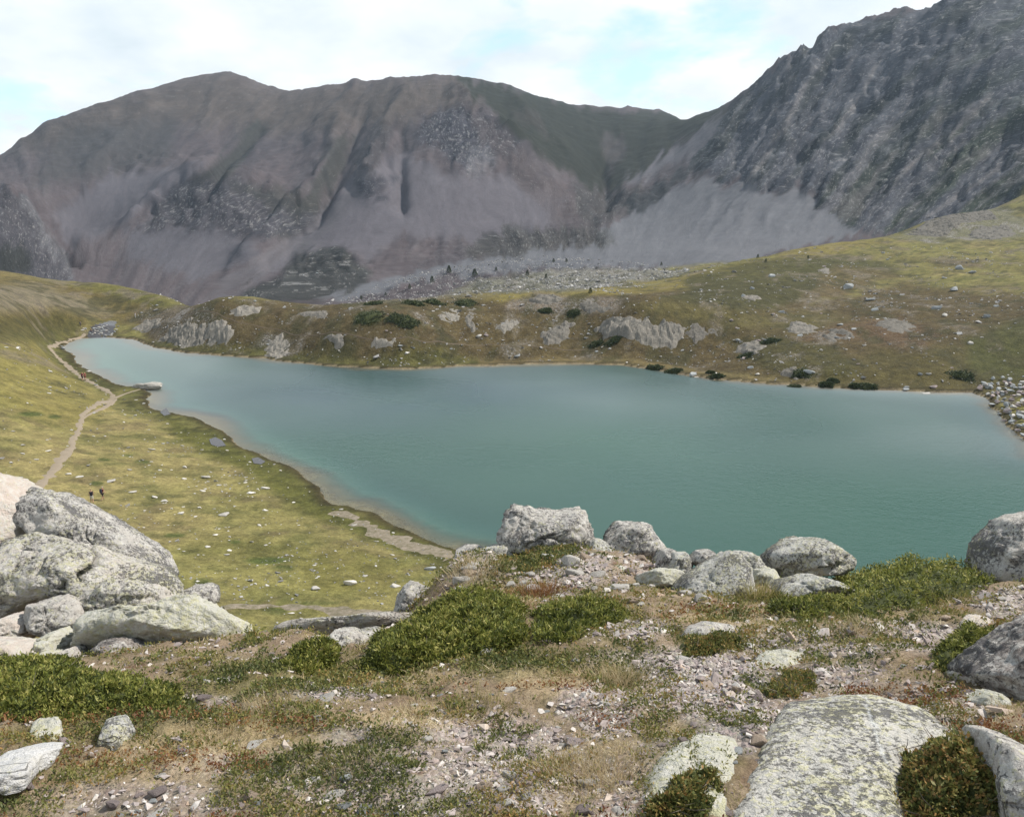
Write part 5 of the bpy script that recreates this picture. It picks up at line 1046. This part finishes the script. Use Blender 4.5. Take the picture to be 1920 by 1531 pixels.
ribbon('path', [(420,1140,.9),(500,1134,.9),(570,1136,1.1),(640,1142,1.4),(700,1155,1.2),(740,1160,.8)], 1.0, M_mud, wn_=1.3)
M_dark_path = flat_mat('narrow_dark_track', (.10, .075, .05))
ribbon('path', [(340,592,.34),(440,604,.34),(520,617,.34),(600,628,.34),(700,638,.34),(800,644,.34),(900,647,.34),(1010,650,.34),(1100,655,.34)], .3, M_dark_path, .06)
M_silt = flat_mat('wet_dark_mud', (.05, .042, .034))
for k, pd in enumerate(PONDS):
    pts = np.array([midg.hit(*p) for p in pd]); c = pts.mean(0); n = 40; th = np.linspace(0, 2 * math.pi, n, endpoint=False)
    idx = np.interp(np.linspace(0, len(pd), n, endpoint=False), np.arange(len(pd) + 1), np.r_[0:len(pd), len(pd)]); PP = np.vstack([pts, pts[:1]])
    ring = np.stack([np.interp(idx, np.arange(len(PP)), PP[:, j]) for j in range(3)], 1); zt = float(midg.z(ring[:, 0], ring[:, 1]).max()) + .05
    ring[:, 2] = zt; V = np.vstack([[[c[0], c[1], zt]], ring]); Fc = np.array([[0, 1 + i, 1 + (i + 1) % n] for i in range(n)])
    t = NT('pond_water'); t.principled((.05, .045, .045), .25, t.bump(t.noise(t.pos(), 3, 3), .1, .05), .3)
    tag(link('pond_water', mesh('pond_water', V, Fc, True, None, t.m)), kind='structure')
ribbon('stream', [(186,634,5),(188,628,6),(190,622,7),(196,615,6),(205,608,4),(212,602,2)], 4, M_water if False else t.m, .06)

# ------------------------------------------------------------------ stones on the meadow and hills
MEADOW = [(165,696,10),(168,697,8),(33,653,12),(95,697,12),(92,737,12),(12,652,12),(42,835,16),(90,846,18),(68,862,14),(20,868,14),(42,851,12),(150,895,20),(128,890,16),(206,903,24),(250,923,20),(289,933,16),(310,940,20),(284,843,18),
 (243,881,12),(300,882,10),(348,876,14),(385,896,24),(346,898,12),(411,910,14),(470,925,24),(497,916,24),(380,920,16),(497,957,16),(420,966,28),(425,1040,16),(430,1032,12),(404,1003,14),(375,952,12),(486,985,12),(390,1026,14),(440,1085,10),
 (370,1090,12),(590,1104,32),(655,1094,34),(685,1080,14),(740,1100,30),(500,1098,14),(480,1095,10),(545,1150,18),(565,1160,12),(690,1160,14),(270,757,10),(255,750,9),(232,792,8),(278,806,8),(175,818,8),(197,818,8),(342,836,10),(340,962,16),(460,905,10),
 (155,620,9),(560,985,8),(590,1060,10),(805,1068,30),(735,1040,12),(705,1015,14),(665,985,16),(640,955,12),(860,965,0)]
meadow_label = 'small pale flat stone lying in the grass of the meadow left of the lake'
for i, (u, v, w) in enumerate(MEADOW):
    if w == 0: continue
    lb = {(655, 1094): 'blocky boulder with a shaded front, largest on the meadow near the ledge', (805, 1068): 'grey block with a dark side at the foot of the ledge by the shore path', (590, 1104): 'long flat pale slab on the meadow left of the blocky boulder',
          (470, 925): 'left half of the pair of long pale slabs on the meadow by the shore', (497, 916): 'right half of the pair of long pale slabs on the meadow by the shore'}.get((u, v))
    stone(midg, u, v, w * 1.05, 0 if u != 805 else 2, lb or 'flat pale stone ' + meadow_zone(u, v), None if lb else 'stones scattered over the meadow', .30 if u not in (655, 805) else .6, name='meadow_stone', sink=.15)
n = 0
while n < 230:
    u, v = random.gauss(400, 170), random.gauss(950, 95)
    x, y, z = midg.hit(u, v)
    if not (45 < y < 300) or u < 5 or v > 1170 or v < 620: continue
    if shore_sd(np.array([x]), np.array([y]))[0] > -1.5: continue
    stone(midg, u, v, random.choice([3, 4, 4, 5, 6, 7, 9]) * 1.0, 0, 'flat pale stone ' + meadow_zone(u, v), 'stones scattered over the meadow', .35, name='meadow_stone', sink=.15, pos=(x, y, z)); n += 1
# far shore and right hillside
HILL = [(970,669,18),(898,632,16),(912,630,12),(750,650,12),(776,653,7),(763,663,14),(1143,655,10),(1630,563,24),(1640,582,18),(1755,580,26),(1772,593,16),(1800,505,22),(1824,513,20),(1770,522,14),(1465,586,16),(1450,590,10),(1515,700,30),(1395,673,14),(1402,651,16),
 (1420,640,16),(1383,640,14),(1568,634,12),(1575,610,18),(1515,615,16),(1600,618,14),(1620,648,10),(1540,657,10),(1437,640,16),(1372,602,12),(1448,519,16),(1410,542,12),(1395,556,16),(1608,683,10),(1725,703,12),(1740,702,14),(1850,595,18),(1868,575,14),
 (1790,545,22),(1480,695,10),(1407,690,16),(1420,703,14),(1300,704,18),(1305,708,12),(1545,500,10),(1590,540,26),(1735,740,22),(1700,727,14),(1698,731,18),(1750,727,20),(1500,630,14),(1820,645,14),(1655,475,12)]
hill_label = 'weathered grey rock lying on the brown hillside across the lake'
SPEC = {1755: 'dark rounded boulder high on the right hillside beside a pale one', 1630: 'dark humped boulder near the crease of the right hillside', 970: 'pale boulder just above the far shore, middle of the lake', 898: 'pair-forming grey boulder on the far bank below the green shrubs',
        1515: 'pale leaning boulder near the water on the right far shore', 1800: 'dark flat boulder on the upper right hillside'}
for u, v, w in HILL:
    lb = SPEC.get(u) if (u, v) not in ((1515, 615),) else None
    stone(midg, u, v, w, random.choice([0, 2, 2, 1]), lb or 'weathered rock ' + hill_zone(u, v), None if lb else 'rocks on the far hillside', .55, cat='rock', name='rock', sink=.15)
n = 0
while n < 240:
    u = random.uniform(240, 1920); v = random.uniform(560, 725)
    if u > 1300 and random.random() < .3: v = random.uniform(470, 600)
    x, y, z = midg.hit(u, v)
    if not (150 < y < 470): continue
    if shore_sd(np.array([x]), np.array([y]))[0] > -1.0: continue
    stone(midg, u, v, random.choice([3, 4, 4, 5, 6, 8]), random.choice([0, 0, 1, 2]), 'weathered rock ' + hill_zone(u, v), 'rocks on the far hillside', .5, cat='rock', name='rock', sink=.15, pos=(x, y, z)); n += 1
# talus in the right corner of the lake
n = 0
while n < 260:
    u = random.uniform(1835, 2020); v = random.uniform(712, 830)
    if poly_sd(np.array([u]), np.array([v]), TALUS)[0] < -3: continue
    x, y, z = midg.hit(u, v)
    stone(midg, u, v, random.uniform(7, 20), random.choice([0, 2, 2, 1]), 'block of the pale boulder pile, ' + ('standing at the water edge' if shore_sd(np.array([x]), np.array([y]))[0] > -2.5 else 'high up the pile, away from the water'), 'boulder pile at the right corner of the lake', .6, cat='boulder', name='boulder', sink=.05, pos=(x, y, max(z, -.1) + random.uniform(0, .5)), rz=random.uniform(0, 6)); n += 1
# pale boulder field beyond the knoll
m = 60000; a = rng.uniform(-.32, .25, m); y = np.exp(rng.uniform(math.log(270), math.log(590), m)); x = a * y; z = midg.z(x, y); u, v = proj(x, y, z)
k = np.where((poly_sd(u, v, BFIELD) > -2) & (rng.random(m) < .25 + .75 * sst(-.3, .3, fbm(x / 25, y / 25, 3, 151))))[0][:6500]; n = len(k); sz = np.exp(rng.normal(math.log(.42), .45, n))
V_, F_, A_ = tile(CH, rng.integers(0, len(CH), n), np.stack([x[k], y[k], z[k] + sz * .2], 1), rotm(rng.normal(0, .5, n), rng.normal(0, .5, n), rng.uniform(0, 6.28, n)), np.stack([sz, sz * .8, sz * 1.3], 1), rng.uniform(.45, 1, n))
t = NT('boulder_field_rock'); t.principled(t.ramp(t.attr('lc'), .4, 1, (.16, .155, .15), (.40, .385, .37)), .9, None, .15)
tag(link('boulder_field', mesh('boulder_field', V_, F_, False, {'lc': A_}, t.m)), 'pale field of broken rock between the knoll and the mountain foot', 'boulder field', None, 'stuff')
def rubble(name, label, n, a0, a1, y0, y1, ok, med, seed):
    a = rng.uniform(a0, a1, n * 6); y = np.exp(rng.uniform(math.log(y0), math.log(y1), n * 6)); x = a * y; z = midg.z(x, y); u, v = proj(x, y, z)
    k = np.where(ok(x, y, z, u, v) & (rng.random(n * 6) < .08 + .92 * sst(0, .5, fbm(x / 9, y / 11, 4, seed))))[0][:n]; m = len(k); sz = np.exp(rng.normal(math.log(med), .5, m)) * (y[k] / y0) ** .6
    V_, F_, A_ = tile(CH, rng.integers(0, len(CH), m), np.stack([x[k], y[k], z[k] + sz * .12], 1), rotm(rng.normal(0, .3, m), rng.normal(0, .3, m), rng.uniform(0, 6.28, m)), np.stack([sz, sz * .8, sz], 1), rng.uniform(.4, 1, m))
    tag(link(name, mesh(name, V_, F_, False, {'lc': A_}, t.m)), label, 'rubble', None, 'stuff')
rubble('hillside_rubble', 'countless small grey stones strewn over the far bank and right hillside', 3800, -.5, .64, 165, 430, lambda x, y, z, u, v: (shore_sd(x, y) < -1.5) & (v < 735) & (v > 460) & (u > 250), .24, 191)
rubble('meadow_rubble', 'countless small pale stones in the meadow turf left of the lake', 1800, -.64, -.05, 52, 230, lambda x, y, z, u, v: (shore_sd(x, y) < -2) & (v > 640) & (u < 900), .09, 192)
# bare rock outcrops
OUT = [([(1120,612),(1150,600),(1190,598),(1215,610),(1245,608),(1285,615),(1275,640),(1265,648),(1240,645),(1225,652),(1190,636),(1140,632)], 'long ribbed grey cliff band on the far bank, right of the middle', 2.0),
 ([(1015,640),(1030,622),(1060,605),(1075,598),(1068,620),(1050,640),(1030,650)], 'sloping grey crag on the far bank left of the ribbed cliff', 1.6), ([(872,600),(880,580),(890,576),(888,600),(882,622),(874,618)], 'narrow pale crag standing on the far knoll', 1.4),
 ([(495,665),(505,640),(530,625),(550,640),(545,660),(520,672)], 'pale broken crag low on the knoll near the water', 1.4), ([(300,640),(320,615),(360,605),(385,620),(380,645),(340,652)], 'dark grey crag at the left end of the knoll above the lake head', 1.6),
 ([(380,640),(395,610),(430,600),(440,620),(420,645)], 'grey crag right of the dark one at the left end of the knoll', 1.4), ([(820,600),(830,585),(855,580),(860,595),(840,605)], 'low pale crag on the upper knoll', 1.0),
 ([(1478,622),(1488,608),(1505,605),(1525,612),(1530,625),(1500,625)], 'twin grey crag on the right bank slope', 1.2), ([(1455,705),(1470,690),(1500,685),(1510,700),(1490,712)], 'low crag by the water on the right far shore', 1.2),
 ([(430,585),(450,572),(490,575),(480,588),(450,592)], 'crest crag at the top left of the knoll', 1.0), ([(985,560),(1010,552),(1040,551),(1060,562),(1030,568),(1000,568)], 'whitish bare hump behind the knoll, middle', 1.0),
 ([(1700,440),(1740,415),(1800,402),(1850,398),(1870,410),(1800,420),(1760,445)], 'pale rocky rib along the upper right skyline', 1.4), ([(1810,445),(1840,425),(1890,422),(1905,440),(1860,450)], 'whitish rock band under the upper right skyline', 1.2)]
OUT += [([(600,640),(618,628),(640,632),(650,648),(625,655)], 'low grey crag in the knoll slope between the pale crags and the trail', 1.0), ([(690,648),(705,632),(735,636),(740,650),(710,655)], 'small grey crag just under the dark track on the knoll', .9),
 ([(930,612),(945,598),(968,600),(965,618),(945,622)], 'small crag right of the narrow pale one on the knoll', 1.1), ([(1285,625),(1300,608),(1330,612),(1345,628),(1310,640)], 'broken grey crag right of the ribbed cliff', 1.2), ([(1545,632),(1560,618),(1590,620),(1600,634),(1570,642)], 'low grey crag in the middle of the brown right bank', 1.0),
 ([(1640,610),(1665,598),(1710,604),(1725,620),(1680,626)], 'pinkish grey slab crag high on the brown right bank', 1.0), ([(1380,660),(1395,642),(1420,640),(1440,655),(1410,668)], 'dark crag among shrubs on the right bank', 1.1), ([(1530,508),(1545,500),(1560,505),(1555,518)], 'pale spot of rock in the dark green hollow', .8),
 ([(1395,560),(1405,552),(1425,556),(1420,568)], 'grey crag on the left flank of the green hollow', 1.0), ([(250,618),(275,600),(300,598),(305,612),(280,622)], 'rocky step at the extreme left end of the knoll', 1.2), ([(560,590),(580,582),(620,584),(615,594),(580,598)], 'grey crag line under the crest of the knoll', .9),
 ([(1080,575),(1100,566),(1150,570),(1165,582),(1110,586)], 'pinkish bare hump right of the whitish one', .8)]
M_out = plain_rock('outcrop_rock', (.115, .105, .09), (.23, .21, .18), .45)
for i, (pl, lb, th_) in enumerate(OUT):
    W = np.array([midg.hit(*p) for p in pl]); aa = W[:, 0] / W[:, 1]; na_ = int(min(150, max(24, (aa.max() - aa.min()) * W[:, 1].mean() / .35))); y0, y1 = W[:, 1].min() - 1, W[:, 1].max() + 2.5
    nr_ = int(min(110, max(20, (y1 - y0) / .3))); A, Y = np.meshgrid(np.linspace(aa.min() - .004, aa.max() + .004, na_), np.linspace(y0, y1, nr_)); X = A * Y
    d = poly_sd(X + 1.2 * fbm(X / 2, Y / 2, 3, i), Y + 1.2 * fbm(X / 2, Y / 2, 3, i + 50), W[:, :2]); m = sst(-1.0, 1.4, d)
    rel = .55 + .55 * ridged(X / 2.6 + Y / 7, Y / 4.5, 4, 160 + i, .6) + .45 * fbm(X / 5, Y / 5, 3, 170 + i) + .3 * ridged(X / .9, Y / 1.3, 3, 180 + i, .6)
    Zc = midg.z(X, Y) - .25 + m * th_ * .8 * np.maximum(rel, .1); f = gridfaces(nr_, na_); f = f[d.ravel()[f].max(1) > -1.3]; us = np.unique(f); rr = np.full(X.size, -1); rr[us] = np.arange(len(us))
    V = np.stack([X.ravel(), Y.ravel(), Zc.ravel()], 1)[us]; c = V.mean(0); o = link('rock_outcrop', mesh('rock_outcrop', V - c, rr[f], False, None, M_out), None, c); tag(o, lb, 'outcrop')
BO('boulder', 'pale bare rock islet lying in the water off the meadow point', [(246,730),(258,722),(275,720),(292,716),(304,718),(308,724),(295,731),(270,733)], float(at_z(280, 727, .3)[1]), 2.0, 5, plain_rock('islet_rock', (.30, .28, .25), (.44, .42, .38), 1), 740, .6, rough=.15)

# ------------------------------------------------------------------ shrubs and trees far off
FAR_SH = [(690,596,60,'largest dark dwarf pine patch on the upper knoll',2.0),(742,598,34,'dwarf pine patch touching the largest one on the knoll',1.4),(765,606,36,'dark dwarf pine patch lowest of the group on the knoll',1.3),(775,569,36,'dwarf pine strip on the left of the knoll crest',.9),
 (812,566,40,'dwarf pine strip on the right of the knoll crest',.9),(872,570,40,'dwarf pine patch beside the narrow pale crag',1.0),(1228,691,26,'round dark bush on the far waterline, right of the middle',1.2),(1262,697,26,'low dark bush on the waterline next to the round one',.8),
 (1345,706,24,'low bush on the waterline below the brown slope',.8),(1333,700,16,'small bush just above the waterline pair',.6),(1500,703,40,'dark bush at the foot of the pale leaning boulder',1.2),(1548,722,26,'bush on the right shore edge by two boulders',.9),(1562,716,18,'small round bush behind the shore-edge bush',.7),
 (1603,725,18,'small bush on the right shore, alone',.8),(1628,727,34,'widest bush on the right shoreline',1.0),(1800,706,44,'dark bush strip above the right corner of the lake',1.0),(1022,584,22,'small dark shrub on the pale rocky patch',.6),(1075,588,22,'small dark shrub right of the one on the pale rocky patch',.6),
 (1490,727,22,'bush in the narrow shore grass left of the right shore boulders',.7),(1445,640,30,'dark shrub among the stones of the right bank',.8),(1400,668,26,'dark shrub below the stone cluster on the right bank',.7),(700,570,30,'thin shrub strip on the far left crest of the knoll',.7),
 (1150,640,22,'green shrub in the hollow under the ribbed cliff',.6),(1120,645,24,'green shrub left of the one under the ribbed cliff',.6)]
M_dw = leaf_mat('dwarf_pine_needles', [(.022, .034, .014), (.038, .054, .020), (.06, .075, .026), (.085, .095, .035)], .15)
for i, (u, v, w, lb, h) in enumerate(FAR_SH):
    x, y, z = midg.hit(u, v); r = w / 2 / F_PX * y; ry = r * .8; rs = np.random.default_rng(900 + i); n = 700
    root = link('dwarf_pine', None, None, (x, y, z)); tag(root, lb, 'shrub')
    d = rs.normal(size=(n, 3)); d /= np.linalg.norm(d, axis=1)[:, None]; d[:, 2] = np.abs(d[:, 2]); h = h * .55; lob = 1 + .5 * fbm3(d * 2.2, 2, 30 + i)
    P = d * np.array([r, ry, h]) * (lob * rs.uniform(.75, 1.03, n))[:, None]; P[:, 2] += midg.z(P[:, 0] + x, P[:, 1] + y) - z
    V, Fc, A_ = leaf_arrays(P, d + rs.normal(size=(n, 3)) * .7, np.full(n, .42), np.full(n, .26), np.clip(rs.normal(.45, .25, n) + .2 * (d[:, 2] - .5), 0, 1))
    link('foliage', mesh('foliage', V, Fc, False, {'lc': A_}, M_dw), root)
    D, Fi = ICO[3]; Q = D * np.array([r, ry, h]) * .8 * (1 + .4 * fbm3(D * 2.2, 2, 30 + i))[:, None]; Q[:, 2] = np.maximum(Q[:, 2], -.3) + midg.z(Q[:, 0] + x, Q[:, 1] + y) - z
    link('branches', mesh('branches', Q, Fi, True, None, M_core), root)
TREES = [(842,512,17,'round-topped dark conifer on the near edge of the boulder field'),(810,530,15,'pointed conifer left of the boulder field'),(768,541,11,'small conifer at the left foot of the boulder field'),(890,519,18,'broad dark conifer in the middle of the boulder field'),
 (989,517,13,'dark conifer right of the broad one in the boulder field'),(1024,522,11,'small conifer beside a pale rock, right in the boulder field'),(1038,492,9,'left one of two tiny conifers on the pale rubble ridge'),(1062,492,9,'right one of two tiny conifers on the pale rubble ridge'),
 (677,561,9,'tiny conifer at the far left crest of the knoll'),(723,555,8,'tiny conifer on the skyline of the knoll, left'),(1107,550,13,'lone conifer on the yellow meadow edge'),(1421,484,9,'tiny conifer on the ridge line of the right hill'),(1436,492,9,'tiny conifer just below the ridge line of the right hill'),
 (1515,485,8,'tiny bush-like conifer above the dark green hollow'),(1240,498,8,'tiny conifer at the foot of the scree fan'),(930,508,9,'tiny conifer between the broad conifer and the pale rubble')]
M_bark = flat_mat('conifer_bark', (.07, .055, .04))
for i, (u, v, hp, lb) in enumerate(TREES):
    x, y, z = midg.hit(u, v); H = hp / F_PX * y * .85; root = link('conifer_tree', None, None, (x, y, z - .1)); tag(root, lb, 'tree'); rs = np.random.default_rng(950 + i)
    bm = bmesh.new(); bmesh.ops.create_cone(bm, cap_ends=True, segments=7, radius1=H * .05, radius2=H * .01, depth=H * .95); bmesh.ops.translate(bm, verts=bm.verts[:], vec=(0, 0, H * .475))
    me = bpy.data.meshes.new('trunk'); bm.to_mesh(me); bm.free(); me.materials.append(M_bark); link('trunk', me, root)
    n = 420; t_ = rs.random(n) ** .8; th = rs.uniform(0, 6.28, n); lay = np.sin(t_ * 26) * .12 + 1; rr = H * .30 * (1 - t_) ** .8 * lay * rs.uniform(.5, 1.05, n) * (1 + .3 * np.sin(th * 3 + i))
    P = np.stack([rr * np.cos(th), rr * np.sin(th), H * (.10 + .90 * t_)], 1); Dd = np.stack([np.cos(th), np.sin(th), rs.normal(-.25, .3, n)], 1)
    V, Fc, A_ = leaf_arrays(P, Dd, np.full(n, H * .13), np.full(n, H * .07), np.clip(rs.normal(.35, .25, n), 0, 1)); link('crown', mesh('crown', V, Fc, False, {'lc': A_}, M_dw), root)

# ------------------------------------------------------------------ hikers
def skin(name, pts, edges, radii, mat, parent, sub=1):
    me = bpy.data.meshes.new(name); me.from_pydata(pts, edges, []); me.materials.append(mat); o = link(name, me, parent)
    md = o.modifiers.new('skin', 'SKIN'); md.use_smooth_shade = True
    for i, r in enumerate(radii): me.skin_vertices[0].data[i].radius = (r, r) if not isinstance(r, tuple) else r
    me.skin_vertices[0].data[0].use_root = True
    s = o.modifiers.new('sub', 'SUBSURF'); s.levels = s.render_levels = sub; return o
MSK = flat_mat('skin', (.42, .25, .17), .6)
def cloth(n, c): return flat_mat(n, c, .85)
def person(u, v, hpx, label, shirt, legs, pack, head=(.06, .04, .03), rz=0.0, stride=.22, lean=.08, bare=True, hatted=False):
    x, y, z = midg.hit(u, v); root = link('person', None, None, (x, y, z)); tag(root, label, 'person'); root.rotation_euler = (0, 0, rz)
    k = hpx / F_PX * y / 1.72; root.scale = (k, k, k); s = stride; L = lean
    J = [(0, 0, .93), (0, L * .4, 1.12), (0, L, 1.38), (0, L * 1.15, 1.50), (0, L * 1.3, 1.60), (0, L * 1.3, 1.70),
         (-.17, L, 1.40), (-.24, L - .05, 1.15), (-.22, L + .12, .95), (-.22, L + .17, .87), (.17, L, 1.40), (.24, L + .03, 1.15), (.22, L + .2, .98), (.22, L + .26, .91),
         (-.10, 0, .88), (-.11, s * .55, .48), (-.11, s * .6, .09), (-.11, s * .6 + .14, .04), (.10, 0, .88), (.11, -s * .25, .48), (.11, -s * .9, .12), (.11, -s * .9 + .13, .05)]
    E = [(0, 1), (1, 2), (2, 3), (3, 4), (4, 5), (2, 6), (6, 7), (7, 8), (8, 9), (2, 10), (10, 11), (11, 12), (12, 13), (0, 14), (14, 15), (15, 16), (16, 17), (0, 18), (18, 19), (19, 20), (20, 21)]
    Rr = [(.13, .10), (.12, .09), (.14, .09), .05, .075, .06, .055, .042, .034, .028, .055, .042, .034, .028, .085, .06, .042, .035, .085, .06, .042, .035]
    skin('body', J, E, Rr, MSK, root, 2)
    skin('shirt', [J[0], J[1], J[2], J[6], tuple((np.array(J[6]) + J[7]) / 2), J[10], tuple((np.array(J[10]) + J[11]) / 2)], [(0, 1), (1, 2), (2, 3), (3, 4), (2, 5), (5, 6)], [(.15, .12), (.14, .11), (.155, .11), .07, .062, .07, .062], cloth('shirt_cloth', shirt), root)
    e1, e2 = (J[15], J[19]) if bare else (J[16], J[20])
    skin('shorts' if bare else 'trousers', [J[0], J[14], J[15], e1 if not bare else tuple(np.array(J[15]) + (0, 0, .02)), J[18], J[19], e2 if not bare else tuple(np.array(J[19]) + (0, 0, .02))], [(0, 1), (1, 2), (2, 3), (0, 4), (4, 5), (5, 6)], [(.15, .12), .10, .075, .06, .10, .075, .06], cloth('leg_cloth', legs), root)
    for q in (17, 21): skin('boot', [tuple(np.array(J[q - 1]) + (0, 0, .02)), J[q - 1], J[q]], [(0, 1), (1, 2)], [.055, .055, .045], cloth('boot_leather', (.12, .10, .08)), root)
    skin('hat' if hatted else 'hair', [tuple(np.array(J[4]) + (0, -.02, .06)), tuple(np.array(J[5]) + (0, -.01, .03))], [(0, 1)], [.085, .07], cloth('hair_or_hat', head), root, 2)
    if pack:
        bm = bmesh.new(); bmesh.ops.create_cube(bm, size=1); bmesh.ops.scale(bm, verts=bm.verts[:], vec=(.32, .22, .50)); bmesh.ops.bevel(bm, geom=bm.edges[:], offset=.07, segments=3, affect='EDGES')
        bmesh.ops.translate(bm, verts=bm.verts[:], vec=(0, L - .24, 1.24)); me = bpy.data.meshes.new('backpack'); bm.to_mesh(me); bm.free(); me.materials.append(cloth('pack_cloth', pack)); link('backpack', me, root)
    return root
person(173, 944, 29, 'left hiker on the meadow, in dark shirt and pale shorts with a black backpack', (.02, .02, .035), (.55, .53, .48), (.02, .02, .03), rz=.5, head=(.2, .14, .08))
person(193, 938, 28, 'right hiker on the meadow, in red top and dark shorts with a backpack', (.16, .03, .035), (.05, .04, .04), (.04, .04, .06), rz=-.6, head=(.5, .5, .55), hatted=True, stride=.3)
person(155, 714, 17, 'hiker in dark red walking on the path beside the lake head', (.20, .03, .04), (.05, .04, .05), (.10, .02, .03), rz=0, head=(.1, .06, .04))
person(160, 713, 16, 'hiker in red half hidden beside the one in dark red on the path', (.24, .05, .05), (.16, .03, .03), None, rz=.3)
person(171, 626, 10, 'standing person in dark clothes at the lake outlet by the water', (.03, .035, .06), (.03, .03, .05), None, bare=False, stride=.05)
person(151, 612, 9, 'person in blue resting by the stones behind the outlet', (.04, .06, .14), (.06, .06, .08), (.05, .06, .12), bare=False, stride=.05)
person(254, 596, 10, 'tiny pale figure walking on the slope above the lake head', (.5, .5, .52), (.4, .4, .4), None, bare=False, stride=.15)
# outlet stones
for i in range(46):
    u, v = random.gauss(192, 17), random.gauss(620, 6)
    stone(midg, u, v, random.uniform(4, 9), random.choice([0, 2, 2]), 'pale boulder in the rubble dam at the outlet of the lake', 'rubble at the lake outlet', .5, cat='boulder', name='boulder', sink=.1)
for u, v, w, lb in [(116, 650, 9, 'dark stone on the bank at the outermost head of the lake'), (118, 655, 12, 'grey stone under the dark one at the head of the lake'), (180, 722, 10, 'grey stone between path and water near the path bend')]:
    stone(midg, u, v, w, 2, lb, None, .5, sink=.1)
